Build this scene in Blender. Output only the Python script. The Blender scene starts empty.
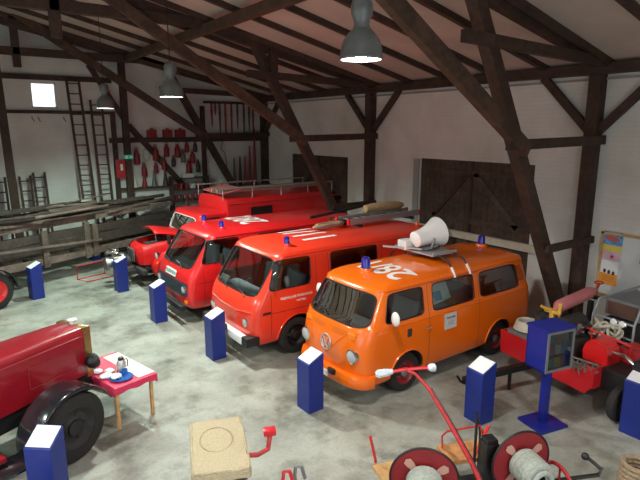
import bpy, bmesh, math, random
from mathutils import Vector, Matrix
from mathutils.bvhtree import BVHTree
random.seed(7)
SC = bpy.context.scene
COL = SC.collection
PI = math.pi
D = math.radians

# ------------------------------------------------------------------ helpers
MATS = {}
def mat(name, col, rough=.6, metal=0., var=0., scale=6., bump=0., spec=.5, coat=0.):
    if name in MATS: return MATS[name]
    m = bpy.data.materials.new(name); m.use_nodes = True
    nt = m.node_tree; b = nt.nodes['Principled BSDF']
    b.inputs['Base Color'].default_value = (*col, 1)
    b.inputs['Roughness'].default_value = rough
    b.inputs['Metallic'].default_value = metal
    b.inputs['Specular IOR Level'].default_value = spec
    b.inputs['Coat Weight'].default_value = coat
    b.inputs['Coat Roughness'].default_value = .08
    if var or bump:
        tc = nt.nodes.new('ShaderNodeTexCoord'); n = nt.nodes.new('ShaderNodeTexNoise')
        n.inputs['Scale'].default_value = scale; n.inputs['Detail'].default_value = 5
        nt.links.new(tc.outputs['Object'], n.inputs['Vector'])
        if var:
            r = nt.nodes.new('ShaderNodeValToRGB')
            r.color_ramp.elements[0].position = .3; r.color_ramp.elements[1].position = .7
            r.color_ramp.elements[0].color = (*[c*(1-var) for c in col], 1)
            r.color_ramp.elements[1].color = (*[min(1, c*(1+var)) for c in col], 1)
            nt.links.new(n.outputs['Fac'], r.inputs['Fac'])
            nt.links.new(r.outputs['Color'], b.inputs['Base Color'])
        if bump:
            bp = nt.nodes.new('ShaderNodeBump'); bp.inputs['Strength'].default_value = bump
            bp.inputs['Distance'].default_value = .02
            nt.links.new(n.outputs['Fac'], bp.inputs['Height'])
            nt.links.new(bp.outputs['Normal'], b.inputs['Normal'])
    MATS[name] = m
    return m

def glass_mat(name, tint=(.55, .6, .6), gloss=1.0):
    m = bpy.data.materials.new(name); m.use_nodes = True; nt = m.node_tree; nt.nodes.clear()
    o = nt.nodes.new('ShaderNodeOutputMaterial'); mx = nt.nodes.new('ShaderNodeMixShader')
    t = nt.nodes.new('ShaderNodeBsdfTransparent'); g = nt.nodes.new('ShaderNodeBsdfGlossy')
    f = nt.nodes.new('ShaderNodeFresnel'); f.inputs['IOR'].default_value = 1.5
    t.inputs['Color'].default_value = (*tint, 1); g.inputs['Roughness'].default_value = .02
    mm = nt.nodes.new('ShaderNodeMath'); mm.operation = 'MULTIPLY'; mm.inputs[1].default_value = gloss
    nt.links.new(f.outputs['Fac'], mm.inputs[0]); nt.links.new(mm.outputs[0], mx.inputs['Fac'])
    nt.links.new(t.outputs[0], mx.inputs[1]); nt.links.new(g.outputs[0], mx.inputs[2])
    nt.links.new(mx.outputs[0], o.inputs['Surface'])
    MATS[name] = m
    return m

def emit_mat(name, col, strength):
    m = bpy.data.materials.new(name); m.use_nodes = True
    b = m.node_tree.nodes['Principled BSDF']
    b.inputs['Base Color'].default_value = (*col, 1)
    b.inputs['Emission Color'].default_value = (*col, 1)
    b.inputs['Emission Strength'].default_value = strength
    MATS[name] = m
    return m

def frame_of(d):
    d = Vector(d).normalized()
    a = Vector((0, 0, 1)) if abs(d.z) < .9 else Vector((1, 0, 0))
    u = d.cross(a).normalized(); v = u.cross(d).normalized()
    return d, u, v

class MB:
    """collects shapes and links them as one mesh object"""
    def __init__(s): s.bm = bmesh.new()
    def box(s, c, size, rot=0., bev=0., M=None):
        r = bmesh.ops.create_cube(s.bm, size=1)
        vs = r['verts']
        T = Matrix.Translation(c) @ (M if M else Matrix.Rotation(rot, 4, 'Z')) @ Matrix.Diagonal((*size, 1))
        bmesh.ops.transform(s.bm, matrix=T, verts=vs)
        if bev:
            es = list({e for v in vs for e in v.link_edges})
            bmesh.ops.bevel(s.bm, geom=es, offset=bev, segments=2, affect='EDGES', profile=.7)
        return s
    def bar(s, a, b, w, h, bev=0., roll=0.):
        """box beam from a to b; h is measured upwards, w sideways"""
        a = Vector(a); b = Vector(b); d = (b-a)
        x = d.normalized()
        up = Vector((0, 0, 1)) if abs(x.z) < .99 else Vector((1, 0, 0))
        y = up.cross(x).normalized(); z = x.cross(y)
        M = Matrix((x, y, z)).transposed().to_4x4()
        if roll: M = M @ Matrix.Rotation(roll, 4, 'X')
        return s.box((a+b)/2, (d.length, w, h), M=M, bev=bev)
    def cyl(s, a, b, r1, r2=None, n=20, cap=True):
        a = Vector(a); b = Vector(b); r2 = r1 if r2 is None else r2
        d, u, v = frame_of(b-a)
        A = [s.bm.verts.new(a + (u*math.cos(t)+v*math.sin(t))*r1) for t in [2*PI*i/n for i in range(n)]]
        B = [s.bm.verts.new(b + (u*math.cos(t)+v*math.sin(t))*r2) for t in [2*PI*i/n for i in range(n)]]
        for i in range(n): s.bm.faces.new((A[i], B[i], B[(i+1) % n], A[(i+1) % n]))
        if cap: s.bm.faces.new(A); s.bm.faces.new(B[::-1])
        return s
    def lathe(s, o, ax, prof, n=24, close=False):
        """prof: list of (distance along ax, radius)"""
        o = Vector(o); d, u, v = frame_of(ax); rings = []
        for (h, r) in prof:
            if r < 1e-5: rings.append([s.bm.verts.new(o+d*h)]*n)
            else: rings.append([s.bm.verts.new(o+d*h+(u*math.cos(2*PI*i/n)+v*math.sin(2*PI*i/n))*r) for i in range(n)])
        pairs = list(zip(rings, rings[1:]))
        if close: pairs.append((rings[-1], rings[0]))
        for A, B in pairs:
            for i in range(n):
                q = [A[i], B[i], B[(i+1) % n], A[(i+1) % n]]
                q2 = []
                for x in q:
                    if x not in q2: q2.append(x)
                if len(q2) > 2:
                    try: s.bm.faces.new(q2)
                    except ValueError: pass
        return s
    def tube(s, pts, r, n=8, closed=False, cap=True):
        P = [Vector(p) for p in pts]; N = len(P); rings = []
        pu = None
        for i, p in enumerate(P):
            a = P[i-1] if (i > 0 or closed) else p
            b = P[(i+1) % N] if (i < N-1 or closed) else p
            d = (b-a).normalized()
            if pu is None: _, u, v = frame_of(d)
            else:
                u = (pu - d*pu.dot(d)).normalized(); v = u.cross(d)
            pu = u
            rr = r[i] if isinstance(r, (list, tuple)) else r
            rings.append([s.bm.verts.new(p+(u*math.cos(2*PI*k/n)+v*math.sin(2*PI*k/n))*rr) for k in range(n)])
        L = list(zip(rings, rings[1:]))
        if closed: L.append((rings[-1], rings[0]))
        for A, B in L:
            for k in range(n):
                s.bm.faces.new((A[k], B[k], B[(k+1) % n], A[(k+1) % n]))
        if cap and not closed:
            s.bm.faces.new(rings[0]); s.bm.faces.new(rings[-1][::-1])
        return s
    def prism(s, poly, M, h):
        """2D polygon extruded by h along local z, placed with matrix M"""
        A = [s.bm.verts.new(M @ Vector((x, y, 0))) for x, y in poly]
        B = [s.bm.verts.new(M @ Vector((x, y, h))) for x, y in poly]
        n = len(poly)
        s.bm.faces.new(A[::-1]); s.bm.faces.new(B)
        for i in range(n): s.bm.faces.new((A[i], A[(i+1) % n], B[(i+1) % n], B[i]))
        return s
    def sphere(s, c, r, sc=(1, 1, 1), seg=16):
        r_ = bmesh.ops.create_uvsphere(s.bm, u_segments=seg, v_segments=max(6, seg//2), radius=r)
        bmesh.ops.transform(s.bm, matrix=Matrix.Translation(c) @ Matrix.Diagonal((*sc, 1)), verts=r_['verts'])
        return s
    def grid(s, rows):
        V = [[s.bm.verts.new(p) for p in row] for row in rows]
        for i in range(len(V)-1):
            for j in range(len(V[0])-1):
                s.bm.faces.new((V[i][j], V[i][j+1], V[i+1][j+1], V[i+1][j]))
        return s
    def build(s, name, m, parent=None, smooth=35, loc=None, rz=None):
        bmesh.ops.recalc_face_normals(s.bm, faces=s.bm.faces)
        me = bpy.data.meshes.new(name); s.bm.to_mesh(me); s.bm.free()
        o = bpy.data.objects.new(name, me); COL.objects.link(o)
        me.materials.append(m)
        if smooth:
            me.polygons.foreach_set('use_smooth', [True]*len(me.polygons))
            me.set_sharp_from_angle(angle=D(smooth))
        if parent: o.parent = parent
        if loc: o.location = loc
        if rz is not None: o.rotation_euler = (0, 0, rz)
        return o

def tag(o, label, cat, group=None, kind=None):
    o['label'] = label; o['category'] = cat
    if group: o['group'] = group
    if kind: o['kind'] = kind
    return o
def thing(name, label, cat, loc=(0, 0, 0), rz=0., group=None):
    o = bpy.data.objects.new(name, None); COL.objects.link(o)
    o.location = loc; o.rotation_euler = (0, 0, rz); o.empty_display_size = .1
    return tag(o, label, cat, group)
def struct(o, label=None):
    o['kind'] = 'structure'
    if label: o['label'] = label
    return o
KIDS = {}
def copy_tree(o, parent=None):
    c = o.copy(); COL.objects.link(c); c.parent = parent
    for ch in list(o.children): copy_tree(ch, c)
    return c

def wood(name, col, dark=.55, scale=2., rough=.75):
    if name in MATS: return MATS[name]
    m = bpy.data.materials.new(name); m.use_nodes = True; nt = m.node_tree; b = nt.nodes['Principled BSDF']
    tc = nt.nodes.new('ShaderNodeTexCoord'); n = nt.nodes.new('ShaderNodeTexNoise'); w = nt.nodes.new('ShaderNodeTexNoise')
    n.inputs['Scale'].default_value = scale; n.inputs['Detail'].default_value = 6
    w.inputs['Scale'].default_value = scale*4.5; w.inputs['Detail'].default_value = 4
    mx = nt.nodes.new('ShaderNodeMath'); mx.operation = 'MULTIPLY'
    r = nt.nodes.new('ShaderNodeValToRGB')
    r.color_ramp.elements[0].color = (*[c*dark for c in col], 1); r.color_ramp.elements[0].position = .14
    r.color_ramp.elements[1].color = (*[min(1, c*1.15) for c in col], 1); r.color_ramp.elements[1].position = .36
    nt.links.new(tc.outputs['Object'], n.inputs['Vector']); nt.links.new(tc.outputs['Object'], w.inputs['Vector'])
    nt.links.new(n.outputs['Fac'], mx.inputs[0]); nt.links.new(w.outputs['Fac'], mx.inputs[1])
    nt.links.new(mx.outputs[0], r.inputs['Fac']); nt.links.new(r.outputs['Color'], b.inputs['Base Color'])
    b.inputs['Roughness'].default_value = rough
    bp = nt.nodes.new('ShaderNodeBump'); bp.inputs['Strength'].default_value = .25; bp.inputs['Distance'].default_value = .01
    nt.links.new(mx.outputs[0], bp.inputs['Height']); nt.links.new(bp.outputs['Normal'], b.inputs['Normal'])
    MATS[name] = m
    return m

def text_mesh(txt, size, depth=0.0, bold=0.0, ax='CENTER'):
    cu = bpy.data.curves.new('txt', 'FONT'); cu.body = txt; cu.size = size
    cu.align_x = ax; cu.align_y = 'CENTER'; cu.offset = bold; cu.extrude = depth; cu.resolution_u = 3
    o = bpy.data.objects.new('txt', cu); COL.objects.link(o)
    dg = bpy.context.evaluated_depsgraph_get()
    me = bpy.data.meshes.new_from_object(o.evaluated_get(dg))
    bpy.data.objects.remove(o); bpy.data.curves.remove(cu)
    return me
def text_obj(name, txt, size, m, M, parent=None, bold=0., depth=.002):
    me = text_mesh(txt, size, depth, bold); me.transform(M); me.materials.clear(); me.materials.append(m)
    o = bpy.data.objects.new(name, me); COL.objects.link(o); o.parent = parent
    return o
def face_mat(loc, right, up):
    r = Vector(right).normalized(); u = Vector(up).normalized(); n = r.cross(u)
    M = Matrix((r, u, n)).transposed().to_4x4(); M.translation = Vector(loc)
    return M

# ------------------------------------------------------------------ materials
def concrete():
    m = bpy.data.materials.new('concrete'); m.use_nodes = True; nt = m.node_tree; b = nt.nodes['Principled BSDF']
    tc = nt.nodes.new('ShaderNodeTexCoord')
    def N(s, d=6, r=.55):
        n = nt.nodes.new('ShaderNodeTexNoise'); n.inputs['Scale'].default_value = s; n.inputs['Detail'].default_value = d
        n.inputs['Roughness'].default_value = r; nt.links.new(tc.outputs['Object'], n.inputs['Vector']); return n
    def R(n, p0, c0, p1, c1):
        r = nt.nodes.new('ShaderNodeValToRGB'); e = r.color_ramp.elements
        e[0].position = p0; e[0].color = (*c0, 1); e[1].position = p1; e[1].color = (*c1, 1)
        nt.links.new(n.outputs['Fac'], r.inputs['Fac']); return r
    def X(a, b_, mode='MULTIPLY', f=1.):
        x = nt.nodes.new('ShaderNodeMix'); x.data_type = 'RGBA'; x.blend_type = mode; x.inputs['Factor'].default_value = f
        nt.links.new(a.outputs[0 if a.type != 'MIX' else 2], x.inputs[6]); nt.links.new(b_.outputs[0 if b_.type != 'MIX' else 2], x.inputs[7]); return x
    base = R(N(.9, 8, .62), .34, (.25, .255, .22), .62, (.41, .42, .37))
    stain = R(N(2.3, 7, .6), .34, (.50, .48, .44), .50, (1, 1, 1))
    oil = R(N(.55, 9, .7), .36, (.45, .43, .40), .46, (1, 1, 1))
    fine = R(N(22, 4, .6), .3, (.82, .82, .82), .7, (1.05, 1.05, 1.05))
    x = X(X(X(base, stain, f=.7), oil, f=.8), fine, f=.8)
    nt.links.new(x.outputs[2], b.inputs['Base Color'])
    rr = R(N(1.7, 6, .6), .35, (.42, .42, .42), .65, (.7, .7, .7))
    nt.links.new(rr.outputs[0], b.inputs['Roughness'])
    bp = nt.nodes.new('ShaderNodeBump'); bp.inputs['Strength'].default_value = .12; bp.inputs['Distance'].default_value = .01
    nt.links.new(fine.outputs[0], bp.inputs['Height']); nt.links.new(bp.outputs['Normal'], b.inputs['Normal'])
    return m
def plaster():
    m = bpy.data.materials.new('whitewash'); m.use_nodes = True; nt = m.node_tree; b = nt.nodes['Principled BSDF']
    tc = nt.nodes.new('ShaderNodeTexCoord'); br = nt.nodes.new('ShaderNodeTexBrick')
    mp = nt.nodes.new('ShaderNodeMapping'); nt.links.new(tc.outputs['Object'], mp.inputs['Vector'])
    # bricks run along the wall: use y (or x) + z
    sep = nt.nodes.new('ShaderNodeSeparateXYZ'); cmb = nt.nodes.new('ShaderNodeCombineXYZ'); ad = nt.nodes.new('ShaderNodeMath')
    nt.links.new(tc.outputs['Object'], sep.inputs[0]); nt.links.new(sep.outputs['X'], ad.inputs[0]); nt.links.new(sep.outputs['Y'], ad.inputs[1])
    nt.links.new(ad.outputs[0], cmb.inputs['X']); nt.links.new(sep.outputs['Z'], cmb.inputs['Y'])
    nt.links.new(cmb.outputs[0], br.inputs['Vector'])
    br.inputs['Scale'].default_value = 1.; br.inputs['Brick Width'].default_value = .3; br.inputs['Row Height'].default_value = .09
    br.inputs['Mortar Size'].default_value = .008
    br.inputs['Color1'].default_value = (.72, .71, .68, 1); br.inputs['Color2'].default_value = (.70, .69, .66, 1)
    br.inputs['Mortar'].default_value = (.67, .66, .63, 1)
    n = nt.nodes.new('ShaderNodeTexNoise'); n.inputs['Scale'].default_value = 1.1; n.inputs['Detail'].default_value = 8
    nt.links.new(tc.outputs['Object'], n.inputs['Vector'])
    r = nt.nodes.new('ShaderNodeValToRGB'); r.color_ramp.elements[0].position = .3; r.color_ramp.elements[1].position = .6
    r.color_ramp.elements[0].color = (.84, .84, .82, 1); r.color_ramp.elements[1].color = (1, 1, 1, 1)
    nt.links.new(n.outputs['Fac'], r.inputs['Fac'])
    x = nt.nodes.new('ShaderNodeMix'); x.data_type = 'RGBA'; x.blend_type = 'MULTIPLY'; x.inputs['Factor'].default_value = 1
    nt.links.new(br.outputs['Color'], x.inputs[6]); nt.links.new(r.outputs[0], x.inputs[7])
    nt.links.new(x.outputs[2], b.inputs['Base Color']); b.inputs['Roughness'].default_value = .9
    bp = nt.nodes.new('ShaderNodeBump'); bp.inputs['Strength'].default_value = .25; bp.inputs['Distance'].default_value = .01
    nt.links.new(n.outputs['Fac'], bp.inputs['Height']); nt.links.new(bp.outputs['Normal'], b.inputs['Normal'])
    return m
CONC = concrete(); PLAST = plaster()
CEIL = mat('ceiling_board', (.50, .42, .37), .9, var=.12, scale=1.2)
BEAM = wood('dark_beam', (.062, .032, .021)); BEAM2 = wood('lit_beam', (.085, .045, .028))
DOORW = wood('door_wood', (.085, .052, .036)); OLDW = wood('old_wood', (.13, .098, .075)); OLDW2 = wood('grey_wood', (.175, .125, .105)); OLDD = wood('dark_old_wood', (.055, .04, .032))
LIGHTW = wood('pale_wood', (.62, .36, .15), dark=.7, rough=.5); CREAMW = mat('cream_paint', (.62, .56, .45), .7, var=.1)
RED = mat('red_paint', (.66, .014, .016), .30, coat=.6, var=.04); RED2 = mat('deep_red_paint', (.62, .012, .02), .32, coat=.5)
LTRED = mat('orange_red_paint', (.80, .045, .018), .28, coat=.6); MAROON = mat('maroon_paint', (.30, .008, .018), .3, coat=.6, var=.08)
ORANGE = mat('orange_paint', (.84, .150, .004), .27, coat=.6); OLDRED = mat('worn_red_paint', (.42, .02, .025), .5, var=.25, scale=20)
BLUE = mat('blue_lacquer', (.008, .022, .20), .45); BLUE2 = mat('kiosk_blue', (.01, .018, .22), .4)
PAPER = mat('white_paper', (.82, .84, .86), .6); BLACK = mat('black_plastic', (.012, .012, .013), .45); RUBBER = mat('tyre_rubber', (.018, .017, .016), .85, bump=.3, scale=30)
DARK = mat('dark_interior', (.03, .028, .028), .8); SEAT = mat('seat_vinyl', (.13, .13, .135), .6); GREYSEAT = mat('grey_seat', (.34, .42, .44), .7)
CHROME = mat('chrome', (.8, .8, .8), .15, metal=1.); STEEL = mat('steel', (.42, .42, .43), .35, metal=.9, var=.1); ALU = mat('aluminium', (.5, .5, .52), .45, metal=.7)
WHITE = mat('white_paint', (.78, .78, .77), .4); CREAM = mat('cream_canvas', (.62, .60, .50), .9, var=.1, bump=.4, scale=25)
HOSE = mat('grey_canvas_hose', (.34, .37, .33), .9, var=.15, scale=30, bump=.5); BURLAP = mat('burlap', (.50, .42, .28), .95, var=.12, scale=60, bump=.6)
GREY = mat('grey_metal', (.20, .21, .22), .5, metal=.3, var=.15); SHADE = mat('grey_enamel', (.13, .14, .14), .35, var=.2)
PINK = mat('faded_red', (.50, .16, .17), .55, var=.1); YELLOW = mat('yellow_paint', (.65, .38, .06), .5, var=.2, scale=15); CLOTH = mat('red_tablecloth', (.66, .03, .10), .55)
BROWNF = mat('brown_rope', (.30, .22, .14), .95, var=.3, scale=40, bump=.6); PLATE = mat('plate_blue', (.03, .12, .42), .2)
BRASS = mat('brass', (.42, .30, .12), .35, metal=.9, var=.2); ORANGEL = mat('amber_lens', (.9, .22, .01), .15)
BEACON = mat('blue_lens', (.006, .01, .30), .08, coat=1.); GREEN = emit_mat('exit_green', (.03, .42, .24), .25)
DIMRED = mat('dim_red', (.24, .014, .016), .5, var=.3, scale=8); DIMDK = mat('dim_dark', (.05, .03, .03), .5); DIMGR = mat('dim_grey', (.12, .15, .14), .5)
GLASS = glass_mat('vehicle_glass', (.76, .82, .82), 2.2); WGLASS = glass_mat('window_glass', (.95, .97, .98))
BULB = emit_mat('lamp_bulb', (1., .98, .95), 90.)
SHADEIN = mat('white_enamel', (.85, .85, .83), .3)
MUSLIN = mat('pale_box', (.62, .64, .62), .6)
LAMP_W = 480; SKY = 2.0; EXPO = 0.05
# ------------------------------------------------------------------ the room
XW, YG, XL, YB = 10.5, 18.95, -6.8, -3.0      # right wall, gable, left wall, back wall
RIDGE = 1.7
def roof_z(x): return 5.42 + .235*(XW-x) if x > RIDGE else 5.42 + .235*(XW-RIDGE) - .235*(RIDGE-x)
struct(MB().box(((XW+XL)/2, (YG+YB)/2, -.1), (XW-XL+.8, YG-YB+.8, .2)).build('floor', CONC, smooth=0), 'mottled grey concrete floor')
# right wall with two door openings
DOORS = [(6.75, 10.15, 3.42), (13.3, 16.6, 3.3)]
w = MB(); H = 5.45
ys = [YB-.3, 6.75, 10.15, 13.3, 16.6, YG+.3]
for i in (0, 2, 4): w.box((XW+.15, (ys[i]+ys[i+1])/2, H/2), (.3, ys[i+1]-ys[i], H))
for a, b, h in DOORS: w.box((XW+.15, (a+b)/2, (h+H)/2), (.3, b-a, H-h))
struct(w.build('wall_right', PLAST, smooth=0), 'long whitewashed brick wall')
# gable wall with a small window opening
WX0, WX1, WZ0, WZ1 = 2.5, 3.22, 4.83, 5.60
w = MB()
zz = 8.0
w.box(((XL-.3+WX0)/2, YG+.15, 4.0), (WX0-XL+.3, .3, 8.0)); w.box(((WX1+XW+.3)/2, YG+.15, 4.0), (XW+.3-WX1, .3, 8.0))
w.box(((WX0+WX1)/2, YG+.15, WZ0/2), (WX1-WX0, .3, WZ0)); w.box(((WX0+WX1)/2, YG+.15, (WZ1+8)/2), (WX1-WX0, .3, 8-WZ1))
struct(w.build('wall_far', PLAST, smooth=0), 'whitewashed gable wall')
wf = MB()
for (c, s) in ((((WX0+WX1)/2, YG+.12, WZ0+.02), (WX1-WX0, .08, .04)), (((WX0+WX1)/2, YG+.12, WZ1-.02), (WX1-WX0, .08, .04)),
               ((WX0+.02, YG+.12, (WZ0+WZ1)/2), (.04, .08, WZ1-WZ0)), ((WX1-.02, YG+.12, (WZ0+WZ1)/2), (.04, .08, WZ1-WZ0))): wf.box(c, s)
win = struct(wf.build('window_1', WHITE, smooth=0), 'small square window high in the gable wall')
MB().box(((WX0+WX1)/2, YG+.12, (WZ0+WZ1)/2), (WX1-WX0-.08, .008, WZ1-WZ0-.08)).build('pane', WGLASS, win, smooth=0)
# unseen left and back walls, each with a gateway added to let daylight in
w = MB()
w.box((XL-.15, (YB-.3+1)/2, 2.7), (.3, 1-YB+.3, 5.5)); w.box((XL-.15, (7+YG+.3)/2, 2.7), (.3, YG+.3-7, 5.5)); w.box((XL-.15, 4, 4.6), (.3, 6, 1.7))
struct(w.build('wall_left', PLAST, smooth=0), 'left wall with an unseen opening added for daylight')
w = MB()
w.box(((XL-.3-2)/2, YB-.15, 4), (-2-XL+.3, .3, 8)); w.box(((4+XW+.3)/2, YB-.15, 4), (XW+.3-4, .3, 8)); w.box((1, YB-.15, 6.9), (6, .3, 2.2))
struct(w.build('wall_back', PLAST, smooth=0), 'back wall with an unseen opening added for daylight')
# ceiling boards (two slopes) as slabs
c = MB()
for xa, xb in ((RIDGE, XW+.35), (XL-.35, RIDGE)):
    za, zb = roof_z(xa), roof_z(xb)
    P = [(xa, za), (xb, zb), (xb, zb+.12), (xa, za+.12)]
    M = Matrix(((1, 0, 0, 0), (0, 0, -1, YG+.35), (0, 1, 0, 0), (0, 0, 0, 1)))
    c.prism(P, M, YG-YB+.7)
struct(c.build('ceiling', CEIL, smooth=0), 'pale boarded underside of the roof')
# rafters, every one a trim piece of its own
yr = []
y = YB+.5
while y < YG: yr.append(y); y += 1.30
n = 1
for y in yr:
    o = MB().bar((RIDGE, y, roof_z(RIDGE)-.05), (XW-.02, y, roof_z(XW)-.05), .10, .12).build('trim_%d' % n, BEAM, smooth=0); n += 1
    struct(o, 'dark rafter under the roof boards')
    if y > 10:
        o = MB().bar((XL+.02, y, roof_z(XL)-.05), (RIDGE, y, roof_z(RIDGE)-.05), .085, .11).build('trim_%d' % n, BEAM, smooth=0); n += 1
        struct(o, 'dark rafter under the left roof slope')
def trim(a, b, w_, h_, m=BEAM, label='dark timber beam of the roof frame', bev=.012):
    global n
    o = MB().bar(a, b, w_, h_, bev=bev).build('trim_%d' % n, m, smooth=0); n += 1
    return struct(o, label)
# wall plate, eaves rail and long purlins
trim((XW-.12, YB, 5.30), (XW-.12, YG, 5.30), .20, .20, label='wall plate along the eaves')
trim((XW-.03, YB, 5.12), (XW-.03, YG, 5.12), .05, .04, m=mat('eaves_batten', (.35, .30, .26), .8), label='pale batten under the wall plate', bev=0)
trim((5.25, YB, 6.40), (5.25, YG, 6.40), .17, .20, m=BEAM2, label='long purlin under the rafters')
# three cross frames
FR = [5.5, 12.1, 18.4]
for k, Y in enumerate(FR):
    L = ['nearest cross frame', 'middle cross frame', 'cross frame at the gable'][k]
    trim((XW-.13, Y, 0), (XW-.13, Y, 5.2), .24, .24, label='wall post of the '+L)
    trim((10.16, Y, 0), (6.42, Y, 6.55), .21, .22, m=BEAM, label='leaning leg of the '+L)
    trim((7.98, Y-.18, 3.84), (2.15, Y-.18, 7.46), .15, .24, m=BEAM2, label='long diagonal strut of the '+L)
    trim((7.50, Y-.16, 3.93), (XW, Y-.16, 3.98), .10, .17, label='middle tie of the '+L)
    trim((8.9, Y-.15, 2.02), (XW, Y-.15, 2.02), .09, .14, label='lower tie of the '+L)
    trim((6.3, Y-.15, 5.50), (XW, Y-.15, 5.40), .12, .18, label='upper tie of the '+L)
    trim((XW-.05, Y, 5.40), (RIDGE, Y, roof_z(RIDGE)-.24), .16, .20, label='principal rafter of the '+L)
    if k: trim((XL, Y-.05, 6.40+.15*(k == 1)), (6.75, Y-.05, 6.40+.15*(k == 1)), .2, .22, label='collar beam of the '+L)
    if k: trim((2.15, Y-.05, 5.95), (2.15, Y-.05, 7.45), .2, .2, label='short king post of the '+L)
    if k == 1: trim((7.03, Y-.15, 5.35), (7.03, Y-.15, 6.45), .17, .19, label='short hanger between tie and rafter')
    # wall braces
    for s in (-1, 1):
        if Y+s > YG: continue
        trim((XW-.1, Y, 4.05), (XW-.1, Y+s*1.15, 5.22), .12, .15, label='brace from wall post to plate, '+L)
# gable framing
YF = YG-.08
trim((-3, YF, 5.74), (4.9, YF, 5.74), .1, .16, label='upper rail on the gable wall')
trim((-3, YF, 4.70), (4.8, YF, 4.70), .08, .1, label='lower rail on the gable wall')
trim((4.7, YF, 3.80), (XW, YF, 3.80), .14, .17, label='shelf beam across the gable wall')
trim((4.85, YF-.03, 1.2), (4.85, YF-.03, 4.75), .25, .12, label='dark board upright beside the ladders')
trim((5.2, YF-.2, 0), (5.2, YF-.2, 6.3), .20, .2, label='gable post between ladders and tools')
trim((8.05, YF, 1.2), (8.05, YF, 5.0), .16, .14, label='upright post dividing the tool wall')
trim((5.35, YF, 4.3), (7.3, YF-.02, 2.0), .10, .2, label='slanting brace across the tool wall')
trim((1.68, YF-.9, 0), (1.55, YF-.9, 6.2), .2, .22, label='left post by the short ladders')
trim((5.25, YF-.1, 4.4), (4.2, YF-.1, 6.2), .12, .16, label='brace at the head of the gable post')
# doors
def door(nm, y0, y1, h, lab):
    dm = MB()
    for (a, b) in ((y0, (y0+y1)/2-.01), ((y0+y1)/2+.01, y1)):
        q = a+.0
        k = round((b-a)/.17); st = (b-a)/k
        for i in range(k): dm.box((XW+.06, a+st*(i+.5), h/2), (.05, st-.008, h))
    d = struct(dm.build(nm, DOORW, smooth=0), lab)
    r = MB()
    for (a, b) in ((y0, (y0+y1)/2), ((y0+y1)/2, y1)):
        for z in (.35, 1.95, h-.3): r.box((XW+.02, (a+b)/2, z), (.035, b-a-.06, .15))
    r.build('ledge', DOORW, d, smooth=0)
    m_ = (y0+y1)/2
    MB().bar((XW+.02, m_-.1, h-.3), (XW+.02, y0+.35, 1.95), .035, .13).build('brace', wood('door_brace', (.11, .075, .055)), d, smooth=0)
    MB().bar((XW+.02, m_+.12, h-.35), (XW+.02, y1-.5, 1.95), .035, .10).build('brace', BEAM, d, smooth=0)
    MB().box((XW+.03, m_, h/2), (.05, .07, h)).build('door_post', BEAM, d, smooth=0)
    return d
door('door_1', *DOORS[0], 'large dark plank double door behind the orange van')
door('door_2', *DOORS[1], 'dark plank double door in the far bay of the long wall')
o = MB().box((XW-.05, 8.4, 1.58), (.09, 4.1, .17)).build('door_rail', CREAMW, smooth=0)
tag(o, 'cream painted rail fixed across the big dark double door', 'rail')
struct(MB().box((XW-.01, 10.28, 1.70), (.06, .20, 3.4)).build('trim_%d' % n, mat('jamb_grey', (.30, .31, .30), .7), smooth=0), 'pale grey jamb left of the big door'); n += 1

# pendant lamps
def make_lamp():
    t = thing('pendant_lamp', '', 'ceiling lamp')
    R0 = .210
    s = MB().lathe((0, 0, 0), (0, 0, 1), [(0, R0), (.02, R0+.006), (.03, R0), (.10, R0*.97), (.18, R0*.86), (.25, R0*.62), (.29, R0*.42), (.285, R0*.38), (.24, R0*.56), (.17, R0*.82), (.09, R0*.93), (.0, R0*.96)], n=36, close=True)
    sh = s.build('lamp_shade', SHADE, t)
    MB().lathe((0, 0, .005), (0, 0, 1), [(.0, R0*.95), (.085, R0*.92), (.165, R0*.81), (.235, R0*.55), (.275, R0*.37), (.276, 0)], n=32).build('reflector', SHADEIN, sh)
    MB().lathe((0, 0, .28), (0, 0, 1), [(0, R0*.42), (.05, R0*.34), (.1, R0*.40), (.14, R0*.5), (.22, R0*.52), (.28, R0*.42), (.31, R0*.15), (.31, 0)], n=28).build('ballast_housing', SHADE, t)
    MB().cyl((0.11, 0, .42), (.15, 0, .42), .013, n=10).build('catch', DIMRED, t)
    MB().lathe((0, 0, .055), (0, 0, 1), [(-.045, 0), (-.035, .05), (0, .075), (.05, .065), (.1, .035), (.2, .03)], n=20).build('bulb', BULB, t)
    return t
lamp0 = make_lamp()
LAMPS = [((3.50, 4.24, 4.86), 'grey enamel bell lamp nearest the camera, largest of the pendant lamps'),
         ((3.45, 9.40, 4.74), 'grey bell pendant lamp between the nearest and the farthest hanging lamps'),
         ((3.45, 14.0, 4.68), 'small grey bell lamp farthest back, near the leaning wall ladders'),
         ((-3.2, 1.2, 4.9), None), ((-3.2, 6.2, 4.9), None), ((-3.2, 11.5, 4.9), None), ((3.5, -.9, 4.9), None)]  # lamps without a label are unseen extras, added to brighten the hall
LPOW = [.80, 1., .95, .75, 1.0, .75, .28]
LCOL = [(1., .94, .88), (.92, 1., .93), (.50, 1., .80), (.86, 1., .92), (.66, 1., .84), (.46, 1., .78), (1., .94, .88)]
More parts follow.
